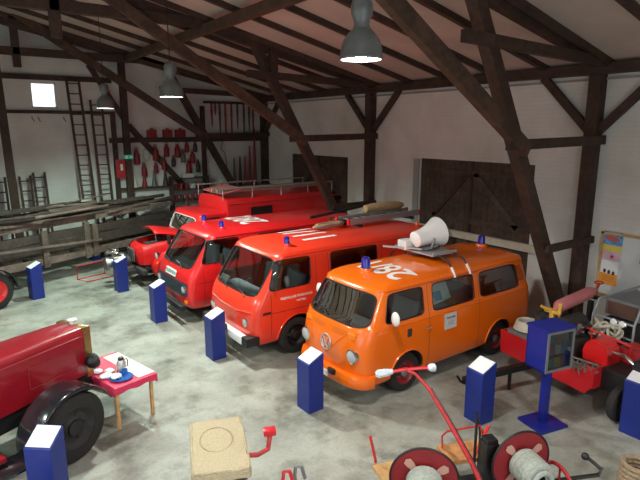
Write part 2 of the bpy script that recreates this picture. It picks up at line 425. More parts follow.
for i, (p, lab) in enumerate(LAMPS):
    t = lamp0 if i == 0 else copy_tree(lamp0)
    t.location = p
    t['label'] = lab or 'grey bell pendant lamp unseen outside the frame, added for its light'
    t['group'] = 'pendant bell lamps under the roof'
    zt = roof_z(p[0]) - p[2]
    MB().cyl((0, 0, .59), (0, 0, zt), .008, n=6).build('chain', DARK, t)
    ld = bpy.data.lights.new('bell_light', 'SPOT'); ld.energy = LAMP_W*LPOW[i]; ld.color = LCOL[i]; ld.shadow_soft_size = .12
    ld.spot_size = D(158); ld.spot_blend = .5
    lo = bpy.data.objects.new('bell_light', ld); COL.objects.link(lo); lo.parent = t; lo.location = (0, 0, -.02)
# ------------------------------------------------------------------ vehicles
def interp_levels(L, sub=4):
    out = []
    for i in range(len(L)-1):
        p0 = L[max(i-1, 0)]; p1 = L[i]; p2 = L[i+1]; p3 = L[min(i+2, len(L)-1)]
        for k in range(sub):
            t = k/sub
            row = []
            for a, b, c, d_ in zip(p0, p1, p2, p3):
                m1 = (c-a)/2; m2 = (d_-b)/2
                # limit overshoot
                lim = 1.5*abs(c-b); m1 = max(-lim, min(lim, m1)); m2 = max(-lim, min(lim, m2))
                h = (2*t**3-3*t**2+1)*b + (t**3-2*t**2+t)*m1 + (-2*t**3+3*t**2)*c + (t**3-t**2)*m2
                row.append(h)
            out.append(row)
    out.append(list(L[-1]))
    return out
def shell(levels, af, pf, ar, pr, nf=20, ns=14, sub=4):
    """closed plan outlines stacked by height: rounded front at x=xf, rounded tail at x=xr"""
    mb = MB(); rings = []
    for (z, xf, xr, w) in interp_levels(levels, sub):
        pts = []
        a = min(af, (xr-xf)*.45); b = min(ar, (xr-xf)*.45)
        for i in range(nf+1):                     # front, from +y to -y
            t = PI/2 - PI*i/nf
            sy = math.copysign(abs(math.sin(t))**(2/pf), math.sin(t)); cx = abs(math.cos(t))**(2/pf)
            pts.append((xf + a*(1-cx), w*sy))
        for i in range(1, ns): pts.append((xf+a + (xr-b-xf-a)*i/ns, -w))
        for i in range(nf+1):
            t = -PI/2 + PI*i/nf
            sy = math.copysign(abs(math.sin(t))**(2/pr), math.sin(t)); cx = abs(math.cos(t))**(2/pr)
            pts.append((xr - b*(1-cx), w*sy))
        for i in range(1, ns): pts.append((xr-b - (xr-b-xf-a)*i/ns, w))
        rings.append([mb.bm.verts.new((x, y, z)) for x, y in pts])
    N = len(rings[0])
    for A, B in zip(rings, rings[1:]):
        for i in range(N): mb.bm.faces.new((A[i], A[(i+1) % N], B[(i+1) % N], B[i]))
    mb.bm.faces.new(rings[-1])
    return mb
def rquad(c, p=7, n=10):
    """rounded quadrilateral; c = four 2D corners in order; returns (n+1)x(n+1) rows"""
    rows = []
    for i in range(n+1):
        row = []
        for j in range(n+1):
            u = -1+2*j/n; v = -1+2*i/n
            # denser near the rim
            m = max(abs(u), abs(v)); q = (abs(u)**p+abs(v)**p)**(1/p)
            s = m/q if q > 1e-9 else 1
            u *= s; v *= s
            a = (1-u)*(1-v)/4; b = (1+u)*(1-v)/4; cc = (1+u)*(1+v)/4; d_ = (1-u)*(1+v)/4
            row.append((a*c[0][0]+b*c[1][0]+cc*c[2][0]+d_*c[3][0], a*c[0][1]+b*c[1][1]+cc*c[2][1]+d_*c[3][1]))
        rows.append(row)
    return rows
def rim_of(rows):
    n = len(rows)-1
    return [rows[0][j] for j in range(n)] + [rows[i][n] for i in range(n)] + [rows[n][j] for j in range(n, 0, -1)] + [rows[i][0] for i in range(n, 0, -1)]
class Skin:
    def __init__(s, bm): s.t = BVHTree.FromBMesh(bm)
    def hit(s, kind, a, b, off=0.):
        if kind == 'near': o, d = (a, -4, b), (0, 1, 0)
        elif kind == 'far': o, d = (a, 4, b), (0, -1, 0)
        elif kind == 'front': o, d = (-4, a, b), (1, 0, 0)
        elif kind == 'rear': o, d = (9, a, b), (-1, 0, 0)
        else: o, d = (a, b, 6), (0, 0, -1)
        h, nn, _, _ = s.t.ray_cast(Vector(o), Vector(d))
        if h is None: h = Vector(o) + Vector(d)*4; nn = -Vector(d)
        if nn.dot(Vector(d)) > 0: nn = -nn
        return h + nn*off
    def line(s, kind, pts, off=0., step=.06):
        out = []
        for (a, b) in zip(pts, pts[1:]):
            L = math.dist(a, b); k = max(1, int(L/step))
            for i in range(k): out.append(s.hit(kind, a[0]+(b[0]-a[0])*i/k, a[1]+(b[1]-a[1])*i/k, off))
        out.append(s.hit(kind, *pts[-1], off))
        return out
    def patch(s, kind, rows, off): return [[s.hit(kind, a, b, off) for a, b in r] for r in rows]
def cutter_prism(mb, rim, kind, lo, hi):
    if kind == 'side': M = Matrix(((1, 0, 0, 0), (0, 0, 1, lo), (0, 1, 0, 0), (0, 0, 0, 1)))
    else: M = Matrix(((0, 0, 1, lo), (1, 0, 0, 0), (0, 1, 0, 0), (0, 0, 0, 1)))
    mb.prism(rim, M, hi-lo)
def carve(o, cut, thick=.03):
    """solidify the skin, cut the openings, bake the result"""
    bmesh.ops.recalc_face_normals(cut.bm, faces=cut.bm.faces)
    me = bpy.data.meshes.new('cut'); cut.bm.to_mesh(me); cut.bm.free()
    c = bpy.data.objects.new('cut', me); COL.objects.link(c); c.parent = o.parent
    sm = o.modifiers.new('s', 'SOLIDIFY'); sm.thickness = thick; sm.offset = -1
    bo = o.modifiers.new('b', 'BOOLEAN'); bo.object = c; bo.operation = 'DIFFERENCE'; bo.solver = 'EXACT'; bo.use_self = True
    dg = bpy.context.evaluated_depsgraph_get(); dg.update()
    m2 = bpy.data.meshes.new_from_object(o.evaluated_get(dg))
    o.modifiers.clear(); old = o.data; o.data = m2; m2.name = old.name
    m2.set_sharp_from_angle(angle=D(38))
    bpy.data.objects.remove(c)
def text_on(skin, kind, name, txt, size, m, parent, org, right, up, bold=0., off=.005, ux=1.):
    """lettering laid onto the skin; org/right/up in the 2D frame of that view"""
    me = text_mesh(txt, size, 0, bold)
    bm = bmesh.new(); bm.from_mesh(me); bpy.data.meshes.remove(me)
    for _ in range(2): bmesh.ops.subdivide_edges(bm, edges=[e for e in bm.edges if e.calc_length() > .06], cuts=1)
    for v in bm.verts:
        a = org[0] + right[0]*v.co.x*ux + up[0]*v.co.y; b = org[1] + right[1]*v.co.x*ux + up[1]*v.co.y
        v.co = skin.hit(kind, a, b, off)
    me = bpy.data.meshes.new(name); bm.to_mesh(me); bm.free(); me.materials.append(m)
    o = bpy.data.objects.new(name, me); COL.objects.link(o); o.parent = parent
    return o
def make_wheel(parent, c, R, w, side, rim, hub, tread=True, name='wheel'):
    """side = -1 faces -y, +1 faces +y"""
    t = MB(); s = side
    t.lathe((c[0], c[1]-s*w/2, c[2]), (0, s, 0), [(0, R*.62), (0, R*.86), (w*.10, R*.96), (w*.25, R), (w*.75, R), (w*.9, R*.96), (w, R*.86), (w*.98, R*.62), (w*.6, R*.58), (w*.4, R*.58)], n=40, close=True)
    tire = t.build(name, RUBBER, parent)
    r = MB().lathe((c[0], c[1]-s*w/2, c[2]), (0, s, 0), [(w*.1, R*.6), (w*.93, R*.62), (w*.95, R*.585), (w*.8, R*.54), (w*.62, R*.46), (w*.62, R*.3), (w*.78, R*.24), (w*.78, 0)], n=36)
    r.build('rim', rim, tire)
    h = MB().lathe((c[0], c[1]-s*w/2+s*w*.76, c[2]), (0, s, 0), [(0, R*.24), (w*.16, R*.22), (w*.24, R*.14), (w*.25, 0)], n=24)
    for k in range(5):
        a = 2*PI*k/5
        h.cyl((c[0]+math.cos(a)*R*.36, c[1]-s*w/2+s*w*.6, c[2]+math.sin(a)*R*.36), (c[0]+math.cos(a)*R*.36, c[1]-s*w/2+s*w*.7, c[2]+math.sin(a)*R*.36), .014, n=8)
    h.build('hub_cap', hub, tire)
    return tire
def headlamp(parent, skin, y, z, r, ring=CHROME, name='headlamp'):
    p = skin.hit('front', y, z)
    x = p.x
    b = MB().lathe((x+.06, y, z), (-1, 0, 0), [(0, r), (.07, r), (.085, r*.97), (.09, r*.86), (.075, r*.86)], n=28).build(name, ring, parent)
    MB().lathe((x+.0, y, z), (-1, 0, 0), [(.0, r*.88), (.022, r*.86), (.036, r*.5), (.04, 0)], n=24).build('lens', LENS, b)
    return b
LENS = mat('lamp_lens', (.55, .58, .60), .10, metal=.2)
def beacon(parent, p, base=ORANGE, s=1.):
    b = MB().lathe(p, (0, 0, 1), [(-.03, .10*s), (.02, .095*s), (.045, .08*s), (.05, 0)], n=24).build('beacon_base', base, parent)
    MB().lathe((p[0], p[1], p[2]+.045), (0, 0, 1), [(0, .066*s), (.12*s, .062*s), (.145*s, .052*s), (.155*s, .03*s), (.157*s, 0)], n=24).build('blue_beacon', BEACON, b)
def glass_patch(parent, skin, kind, c, p, name, off=-.014, frame=True, fm=BLACK, fr=.011, fo=.002):
    rows = rquad(c, p)
    g = MB().grid(skin.patch(kind, rows, off)).build(name, GLASS, parent, smooth=60)
    if frame:
        pts = [skin.hit(kind, a, b, fo) for a, b in rim_of(rquad(c, p, 14))]
        MB().tube(pts, fr, n=6, closed=True).build('window_seal', fm, g)
    return g
def seat(parent, x, y, w=.5, m=SEAT, z=.62):
    s = MB(); s.box((x, y, z), (.48, w, .14), bev=.03).box((x+.26, y, z+.34), (.12, w, .62), M=Matrix.Rotation(D(10), 4, 'Y'), bev=.04)
    return s.build('seat', m, parent)
def steering(parent, x, y, z, tilt=65, r=.2):
    M = Matrix.Translation((x, y, z)) @ Matrix.Rotation(D(-tilt+90-60), 4, 'Y')
    s = MB(); s.tube([M @ Vector((math.cos(a)*r, math.sin(a)*r, 0)) for a in [2*PI*k/24 for k in range(24)]], .012, closed=True)
    s.tube([M @ Vector((r, 0, 0)), M @ Vector((-r, 0, 0))], .01); s.tube([M @ Vector((0, 0, 0)), M @ Vector((.0, 0, -.35))], .016)
    return s.build('steering_wheel', BLACK, parent)

def van(name, label, cat, loc, rz, sp, group=None):
    root = thing(name, label, cat, loc, rz, group)
    sh = shell(sp['levels'], *sp['round'])
    bmesh.ops.recalc_face_normals(sh.bm, faces=sh.bm.faces)
    sk = Skin(sh.bm)
    paint = sp['paint']
    body = sh.build('body', paint, root)
    cut = MB()
    for c, p in sp['sides']: cutter_prism(cut, rim_of(rquad(c, p)), 'side', -2, 2)
    ws = sp['shield']; cutter_prism(cut, rim_of(rquad(ws[0], ws[1])), 'front', -1, sp['cutx'])
    W = sp['levels'][2][3]
    for (wx, R, ar) in sp['wheels']:
        for s in (-1, 1):
            rim = [(wx+ar*math.cos(2*PI*k/32), R+.02+ar*math.sin(2*PI*k/32)) for k in range(32)]
            M = Matrix(((1, 0, 0, 0), (0, 0, 1, -1.3 if s < 0 else W-.34), (0, 1, 0, 0), (0, 0, 0, 1)))
            cut.prism(rim, M, 1.3-(W-.34))
    carve(body, cut)
    zb = sp['levels'][0][0]; L = sp['levels'][2][2]
    f = MB().box((L/2+.05, 0, zb+.06), (L-.5, 2*W-.16, .05))
    for (wx, R, ar) in sp['wheels']:                      # wheel wells
        for s in (-1, 1):
            y0 = s*(W-.33); y1 = s*(W-.03)
            rows = [[(wx+(ar+.012)*math.cos(PI*k/16), yy, R+.02+(ar+.012)*math.sin(PI*k/16)) for k in range(17)] for yy in (y0, y1)]
            f.grid(rows)
            A = [f.bm.verts.new((wx+(ar+.012)*math.cos(PI*k/16), y0, R+.02+(ar+.012)*math.sin(PI*k/16))) for k in range(17)]
            f.bm.faces.new(A)
    f.box((sp['wheels'][0][0], 0, sp['wheels'][0][1]), (.09, 2*W-.4, .09)); f.box((sp['wheels'][1][0], 0, sp['wheels'][1][1]), (.09, 2*W-.4, .09))
    f.build('chassis', DARK, root)
    for (wx, R, ar) in sp['wheels']:
        for s in (-1, 1): make_wheel(root, (wx, s*(W-.14), R), R, .19, s, sp['rim'], sp['hub'])
        for s, kd in ((-1, 'near'), (1, 'far')):          # arch lips
            pts = [sk.hit(kd, wx+(ar+.006)*math.cos(a), R+.02+(ar+.006)*math.sin(a), .004) for a in [PI*k/20 for k in range(21)] if R+.02+(ar)*math.sin(a) > zb+.01]
            MB().tube(pts, .016, n=8).build('wheel_arch', paint, root)
    k = 0
    for c, p in sp['sides']:
        for kd in ('near', 'far'): glass_patch(root, sk, kd, c, p, 'side_window', fm=sp.get('seal', BLACK), fr=sp.get('sealr', .011))
    glass_patch(root, sk, 'front', ws[0], ws[1], 'windscreen', fr=.014, fm=BLACK)
    # interior
    sx = sp['seatx']
    for s in (-1, 1): seat(root, sx, s*.42, .5, sp.get('seatm', SEAT), z=.80)
    steering(root, sx-.42, .42, 1.12)
    d_ = MB().box((sp['dash'], 0, sp['dashz']), (.30, 2*W-.36, .16), bev=.04); d_.build('dashboard', sp.get('dashm', mat('dash_dark', (.10, .10, .10), .5)), root)
    for x in sp.get('bench', []): seat(root, x, 0, 1.2, SEAT, z=.75)
    if 'bench' not in sp: MB().box((sx+.55, 0, .95), (.03, 2*W-.14, .8)).build('bulkhead', mat('bulkhead_grey', (.20, .20, .20), .7), root)
    # roof gutter, seams
    gz = sp['gutter']
    for kd, s in (('near', -1), ('far', 1)):
        MB().tube(sk.line(kd, [(sp['gx0'], gz), (sp['gx1'], gz)], .006), .014, n=6).build('rain_gutter', paint, root)
    for nm, kd, pts, r in sp['seams']:
        MB().tube(sk.line(kd, pts, -.001), r, n=5).build(nm, BLACK if nm != 'moulding' else paint, root)
    return root, sk

# ---- orange van
T2 = dict(paint=ORANGE, rim=DIMRED, hub=GREY, round=(.30, 3.0, .26, 3.4),
    levels=[(.27, .14, 4.36, .76), (.34, .06, 4.42, .82), (.55, .0, 4.46, .855), (.85, -.01, 4.46, .86), (1.08, .03, 4.45, .855), (1.22, .08, 4.43, .84), (1.28, .13, 4.41, .82),
            (1.72, .38, 4.29, .735), (1.77, .42, 4.28, .73), (1.815, .50, 4.24, .70), (1.86, .68, 4.14, .62), (1.90, .95, 3.95, .46), (1.92, 1.3, 3.7, .25)],
    sides=[(((.52, 1.26), (1.38, 1.26), (1.39, 1.70), (.63, 1.70)), 9), (((1.60, 1.26), (2.66, 1.26), (2.66, 1.70), (1.61, 1.70)), 11), (((2.83, 1.26), (3.98, 1.26), (3.90, 1.70), (2.83, 1.70)), 9)],
    shield=((((-.745, 1.235), (.745, 1.235), (.655, 1.715), (-.655, 1.715))), 7), cutx=.62,
    wheels=[(1.02, .33, .385), (3.42, .33, .385)], seatx=1.05, dash=.42, dashz=1.14, bench=[2.6], gutter=1.755, gx0=.50, gx1=4.15,
    seams=[('door_gap', 'near', [(1.49, 1.72), (1.49, .42)], .005),
           ('door_gap', 'near', [(1.60, 1.72), (2.78, 1.72), (2.78, .42)], .004), ('moulding', 'near', [(.30, 1.19), (4.2, 1.19)], .011), ('moulding', 'far', [(.30, 1.19), (4.2, 1.19)], .011)])
T2['levels'] = [(z, a, b, w_*.968) for z, a, b, w_ in T2['levels']]
t2, sk = van('camper_van', 'orange round-nosed minibus with a white loudspeaker on its roof', 'van', (4.70, 6.455, 0), D(1.), T2)
for y in (-.60, .60): headlamp(t2, sk, y, .80, .118)
# V crease, emblem ring, vent grille, indicators
MB().tube(sk.line('front', [(-.66, 1.17), (-.42, 1.10), (-.18, .86), (0, .68), (.18, .86), (.42, 1.10), (.66, 1.17)], .0), .010, n=6).build('front_crease', ORANGE, t2)
e = MB(); pc = sk.hit('front', 0, .86)
e.tube([(sk.hit('front', .125*math.cos(a), .86+.125*math.sin(a), .012)) for a in [2*PI*k/28 for k in range(28)]], .011, closed=True)
for q in ([(-.065, .94), (0, .84)], [(0, .84), (.065, .94)], [(-.10, .88), (-.045, .76)], [(-.045, .76), (0, .84)], [(0, .84), (.045, .76)], [(.045, .76), (.10, .88)]): e.tube([sk.hit('front', *p, .012) for p in q], .009)
e.build('round_emblem', mat('dull_chrome', (.55, .54, .52), .35, metal=.4), t2)
for s in (-1, 1):
    MB().grid(sk.patch('front', rquad(((s*.10, 1.08), (s*.44, 1.08), (s*.44, 1.15), (s*.10, 1.15)), 8, 8), .004)).build('vent_grille', mat('dark_orange', (.62, .12, .008), .4), t2)
for s in (-1, 1):
    p = sk.hit('front', s*.55, 1.10)
    i_ = MB().box((p.x+.005, s*.55, 1.10), (.05, .17, .09), M=Matrix.Rotation(-s*D(0), 4, 'Z'), bev=.015).build('indicator', ORANGEL, t2)
# bumper
b = MB()
bp = []
for i in range(25):
    t = (-1+2*i/24)*PI/2*.93
    bp.append((-.07+.48*(1-math.cos(t)**(2/3.4)), .875*math.copysign(abs(math.sin(t))**(2/3.4), t)))
rows = [[(x + dx, y*sy, z) for x, y in bp] for dx, z, sy in ((.10, .30, .97), (.0, .31, 1.0), (-.02, .36, 1.01), (-.02, .44, 1.01), (.0, .50, 1.0), (.11, .51, .97))]
b.grid(rows); b.build('bumper', ORANGE, t2)
for s in (-1, 1):
    p = (-.13, s*.30, .50)
    q = MB().box(p, (.06, .15, .09), bev=.02).build('fog_lamp' , BLACK if s < 0 else WHITE, t2)
MB().box((-.13, .0, .42), (.012, .40, .10)).build('number_plate', WHITE, t2, smooth=0)
# mirror, handle, plate on the door, side marker
for s, kd in ((-1, 'near'), (1, 'far')):
    p = sk.hit(kd, .62, 1.22)
    m_ = MB().tube([p, (p.x-.03, p.y+s*.10, 1.27), (p.x-.03, p.y+s*.13, 1.36)], .009).build('mirror_arm', CHROME, t2)
    MB().sphere((p.x-.05, p.y+s*.15, 1.39), .115, (.35, .75, 1.)).build('wing_mirror', WHITE, m_)
MB().tube([sk.hit('near', 1.36, 1.02, .03), sk.hit('near', 1.50, 1.02, .03)], .012).build('door_handle', CHROME, t2)
MB().box(sk.hit('near', 1.02, 1.03, .005), (.09, .02, .13), bev=.01).build('side_vent', DARK, t2)
for x, nm in ((1.95, 'info_board'),):
    p = sk.hit('near', 1.99, 1.02, .012); q = MB().box(p, (.30, .008, .27), M=Matrix.Rotation(D(-3), 4, 'X')).build(nm, mat('grey_white_sign', (.55, .56, .55), .5), t2, smooth=0)
    text_obj('lettering', 'Feuerwehr', .052, DIMGR, face_mat((p.x, p.y-.008, p.z+.07), (1, 0, 0), (0, .05, 1)), q)
    text_obj('lettering', '112', .1, DIMGR, face_mat((p.x, p.y-.006, p.z-.03), (1, 0, 0), (0, .05, 1)), q)
# rear vent louvres
v = MB()
for k in range(7):
    z = 1.38+.042*k; v.tube([sk.hit('near', 3.99-.012*k, z, .004), sk.hit('near', 4.15-.016*k, z+.01, .004)], .009, n=5)
v.build('air_louvres', DARK, t2)
# wipers
for y in (-.42, .12):
    MB().tube([sk.hit('front', y, 1.23, .02), sk.hit('front', y+.07, 1.28, .03)], .010).build('wiper', BLACK, t2)
    MB().tube([sk.hit('front', y+.07, 1.28, .025), sk.hit('front', y+.45, 1.33, .02)], .006).build('wiper', BLACK, t2)
h = sk.hit('top', .85, .05); beacon(t2, h, s=1.2); h = sk.hit('top', 3.9, .05); beacon(t2, h, s=1.1)
text_on(sk, 'top', 'roof_lettering', '28/1', .74, WHITE, t2, (1.16, -.10), (0, 1), (-1, 0), bold=.016, ux=.78)
# panels added to imitate the bright view through the middle side window
MB().box((2.12, -.42, 1.42), (.62, .04, .40), M=Matrix.Rotation(D(12), 4, 'Z') @ Matrix.Rotation(D(-25), 4, 'X'), bev=.01).build('bright_panel', mat('pale_green_sheet', (.70, .86, .80), .4), t2)
MB().box((2.0, -.50, 1.36), (.22, .03, .16), M=Matrix.Rotation(D(-25), 4, 'X')).build('blue_panel', mat('panel_blue', (.10, .38, .55), .4), t2)
# roof rack with loudspeaker
rk = thing('roof_rack', 'grey metal rack carrying the white loudspeaker on the orange van', 'roof rack', (7.05, 6.62, 0), D(1.))
rk.location.z = 0
f = MB()
z0 = 2.03
f.box((0, 0, z0), (.62, .92, .025)); f.box((0, -.46, z0+.02), (.62, .03, .05)); f.box((0, .46, z0+.02), (.62, .03, .05))
f.build('rack_plate', ALU, rk, smooth=0)
for x in (-.18, .22):
    MB().tube([(x, -.84, 1.75), (x, -.80, 1.84), (x, -.70, 1.97), (x, -.46, z0-.005), (x, .46, z0-.005), (x, .62, 1.93), (x, .70, 1.85), (x, .72, 1.76)], .016).build('rack_bar', BLACK, rk)
    MB().tube([(x, -.865, 1.72), (x, -.83, 1.80), (x, -.77, 1.88)], .020).build('rack_clamp', WHITE, rk)
MB().bar((-.62, .46, z0+.06), (-.2, -.1, z0+.05), .04, .03).build('rack_rail', ALU, rk)
MB().box((-.28, .2, z0+.10), (.24, .22, .17), bev=.01).build('amplifier_box', MUSLIN, rk)
MB().cyl((.44, .25, 1.93), (.44, .25, 2.22), .014).build('aerial', ALU, rk)
ls = thing('loudspeaker', 'large white horn loudspeaker on the roof rack of the orange van', 'loudspeaker', (7.05, 6.58, 2.30), D(-4))
ls.rotation_euler = (0, D(-10), D(-4))
MB().lathe((-.30, 0, 0), (1, 0, 0), [(0, 0), (0, .13), (.01, .145), (.18, .15), (.20, .155), (.34, .185), (.50, .25), (.56, .275), (.57, .26), (.50, .22), (.3, .12), (.28, 0)], n=40).build('horn', WHITE, ls)
for s in (-1, 1): MB().bar((-.05, s*.13, -.225), (-.02, s*.20, -.02), .05, .02).build('bracket', ALU, ls)
MB().box((-.03, 0, -.2), (.3, .28, .02)).build('bracket_foot', ALU, ls)

# ---- red vans
def red_van(name, label, loc, rz, paint, second, zf=1.):
    LT = dict(paint=paint, rim=BLACK, hub=BLACK, round=(.26, 4.2, .2, 5),
        levels=[(.33, .10, 4.90, .84), (.42, .03, 4.95, .90), (.6, .0, 4.95, .94), (.85, .01, 4.95, .95), (1.05, .05, 4.95, .95), (1.18, .11, 4.94, .945), (1.26, .16, 4.93, .935),
                (1.86, .54, 4.88, .87), (1.92, .58, 4.87, .86), (1.98, .68, 4.82, .81), (2.03, .86, 4.7, .68), (2.06, 1.1, 4.5, .5), (2.075, 1.5, 4.2, .28)],
        sides=[(((.36, 1.34), (1.28, 1.34), (1.30, 1.86), (.58, 1.86)), 10), (((1.78, 1.39), (2.98, 1.39), (2.98, 1.86), (1.78, 1.86)), 14)],
        shield=((((-.79, 1.22), (.79, 1.22), (.79, 1.88), (-.79, 1.88))), 9), cutx=.80,
        wheels=[(.98, .36, .43), (3.6, .36, .43)], seatx=1.0, dash=.48, dashz=1.10, gutter=1.915, gx0=.75, gx1=4.7, seal=BLACK, dashm=mat('dash_grey', (.42, .50, .52), .6), seatm=GREYSEAT if second else SEAT,
        seams=[('door_gap', 'near', [(.40, 1.26), (.40, .45)], .005), ('door_gap', 'near', [(1.42, 1.84), (1.42, .80)], .005),
               ('body_crease', 'near', [(.2, .92), (4.8, .92)], .005), ('door_gap', 'near', [(1.72, 1.86), (1.72, .45)], .006), ('door_gap', 'near', [(3.1, 1.86), (3.1, .45)], .006)])
    LT['levels'] = [(z if z < .9 else .9+(z-.9)*zf, a, b, c) for z, a, b, c in LT['levels']]
    fz = lambda z: .9+(z-.9)*zf
    LT['sides'] = [(tuple((x, fz(z)) for x, z in c), p) for c, p in LT['sides']]
    LT['shield'] = (tuple((y, fz(z)) for y, z in LT['shield'][0]), LT['shield'][1]); LT['gutter'] = fz(LT['gutter'])
    r, sk = van(name, label, 'van', loc, rz, LT)
    return r, sk
lt, sk = red_van('red_van', 'orange-red van parked right behind the orange van, white front bumper', (4.12, 8.86, 0), D(1.), LTRED, False)
for y in (-.66, .66): headlamp(lt, sk, y, .76, .085)
MB().box((-.06, 0, .46), (.13, 1.50, .15), bev=.03).build('bumper', WHITE, lt)
for s in (-1, 1): MB().box((.02, s*.83, .46), (.28, .20, .17), bev=.03).build('bumper_corner', BLACK, lt)
MB().box((-.135, .05, .56), (.03, .5, .10)).build('number_plate', BLACK, lt, smooth=0)
MB().tube(sk.line('front', [(-.80, .96), (-.3, .90), (.3, .90), (.80, .96)], .001), .012).build('front_crease', LTRED, lt)
MB().box(sk.hit('near', .30, .95, .004), (.16, .012, .035)).build('side_vent', BLACK, lt)
for y in (-.5, .2): MB().tube([sk.hit('front', y, 1.17, .02), sk.hit('front', y+.10, 1.23, .03), sk.hit('front', y+.5, 1.27, .02)], .008).build('wiper', BLACK, lt)
def black_mirror(r, sk, s, kd, x=.46):
    p = sk.hit(kd, x, 1.38)
    a = MB().tube([p, (p.x-.02, p.y+s*.14, 1.42), (p.x-.02, p.y+s*.15, 1.5)], .01).build('mirror_arm', BLACK, r)
    MB().box((p.x-.03, p.y+s*.16, 1.52), (.05, .15, .24), bev=.02).build('wing_mirror', BLACK, a)
black_mirror(lt, sk, -1, 'near'); black_mirror(lt, sk, 1, 'far')
MB().tube([sk.hit('near', 1.44, 1.16, .03), sk.hit('near', 1.56, 1.16, .03)], .013).build('door_handle', BLACK, lt)
MB().tube([sk.hit('near', 1.42, 1.17, .02), sk.hit('near', 1.42, .80, .02)], .012).build('hinge_rail', BLACK, lt)
text_on(sk, 'near', 'door_lettering', 'FREIWILLIGE FEUERWEHR', .062, WHITE, lt, (.95, 1.16), (1, 0), (0, 1), bold=.002)
text_on(sk, 'near', 'door_lettering', 'WITTEN', .055, WHITE, lt, (1.05, 1.07), (1, 0), (0, 1), bold=.002)
text_on(sk, 'top', 'roof_lettering', '11/1', 1.15, WHITE, lt, (1.90, .02), (0, 1), (-1, 0), bold=.016, ux=.62)
MB().box(sk.hit('front', .58, 1.30, -.05), (.02, .32, .16), M=Matrix.Rotation(D(35), 4, 'Y')).build('window_notice', PAPER, lt, smooth=0)
h = sk.hit('top', .98, -.58); beacon(lt, h, LTRED, .85); h = sk.hit('top', .98, .58); 
h = sk.hit('top', 4.5, -.55); MB().lathe(h, (0, 0, 1), [(0, .035), (.06, .032), (.09, .02), (.10, 0)], n=14).build('amber_lamp', ORANGEL, lt)

v3, sk = red_van('red_van', 'red van with a black grille panel and a sign on its nose', (3.92, 11.42, 0), D(1.5), RED, True, .96)
MB().grid(sk.patch('front', rquad(((-.84, .62), (.84, .62), (.84, .92), (-.84, .92)), 14, 14), .012)).build('grille_panel', mat('grille_blue_black', (.03, .05, .07), .4), v3)
g = MB()
for z in (.69, .75, .81, .87): g.tube(sk.line('front', [(-.55, z), (.55, z)], .016), .006, n=4)
g.build('grille_bars', BLACK, v3)
for y in (-.70, .70): headlamp(v3, sk, y, .77, .09)
for y in (-.82, .82): MB().box(sk.hit('front', y*.93, .50, .01), (.05, .12, .07), bev=.015).build('indicator', ORANGEL, v3)
MB().box((-.07, 0, .40), (.12, 1.75, .12), bev=.03).build('bumper', BLACK, v3)
rows = rquad(((-.30, .96), (.30, .96), (.30, 1.10), (-.30, 1.10)), 12, 8)
s_ = MB().grid(sk.patch('front', rows, .02)).build('nose_sign', PAPER, v3)
text_on(sk, 'front', 'lettering', 'FEUERWEHR', .10, mat('green_ink', (.02, .25, .12), .6), s_, (0, 1.03), (-1, 0), (0, 1), off=.026, bold=.002)
text_on(sk, 'top', 'roof_lettering', '28/2', 1.0, WHITE, v3, (2.0, .0), (0, 1), (-1, 0), bold=.016, ux=.62)
for y in (-.45, .25): MB().tube([sk.hit('front', y, 1.17, .02), sk.hit('front', y+.10, 1.23, .03), sk.hit('front', y+.5, 1.27, .02)], .008).build('wiper', BLACK, v3)
black_mirror(v3, sk, 1, 'far')
for y in (-.62, .30): beacon(v3, sk.hit('top', 1.02, y), RED, .85)

# ladder and gear on the roof of the orange-red van
ld = thing('roof_ladder', 'grey metal ladder with red end caps on the roof of the orange-red van', 'ladder', (7.05, 9.10, 2.15), D(4))
for y in (-.2, .2): MB().box((1.15, y, .05), (2.3, .05, .13)).build('side_rail', ALU, ld, smooth=0)
for k in range(8): MB().cyl((.2+.27*k, -.2, .06), (.2+.27*k, .2, .06), .018, n=8).build('rung', GREY, ld)
for x in (0, 2.32):
    for y in (-.2, .2): MB().box((x, y, .05), (.05, .06, .14)).build('end_cap', RED, ld, smooth=0)
for x in (.3, 2.0): MB().box((x, 0, -.05), (.05, .6, .07)).build('roof_carrier', BLACK, ld)
hs = MB()
pts = []
for k in range(60):
    a = k*.55; pts.append((.18*math.cos(a)*1.9 + .02*k/6, .10*math.sin(a), .05+.02*math.sin(a*1.7)))
hs.tube(pts, .028, n=7)
tag(hs.build('rope_coil', BROWNF, loc=(6.55, 9.05, 2.12), rz=.1), 'heap of brown rope in front of the grey ladder on the van roof', 'rope')
tag(MB().cyl((6.5, 9.55, 2.27), (8.1, 9.62, 2.40), .035).build('suction_pipe', BLACK), 'black suction pipe lying beside the grey roof ladder', 'pipe')
tag(MB().lathe((8.0, 9.5, 2.34), (1, 0, 0), [(0, 0), (.03, .09), (.3, .12), (.7, .13), (1.1, .10), (1.25, .05), (1.26, 0)], n=16).build('canvas_roll', mat('tan_canvas', (.50, .34, .18), .9, var=.2, scale=20, bump=.5), rz=0), 'tan canvas roll on the van roof behind the ladder', 'canvas roll')
tag(MB().box((8.2, 9.42, 2.17), (2.2, .5, .06)).build('roof_board', OLDD, smooth=0), 'dark board under the canvas roll on the van roof', 'board')

# ---- bonneted fire engine with raised bonnet
FE = thing('fire_engine', 'long red fire engine with raised bonnet and a pump on its nose', 'fire engine', (4.00, 14.50, 0), D(1.5))
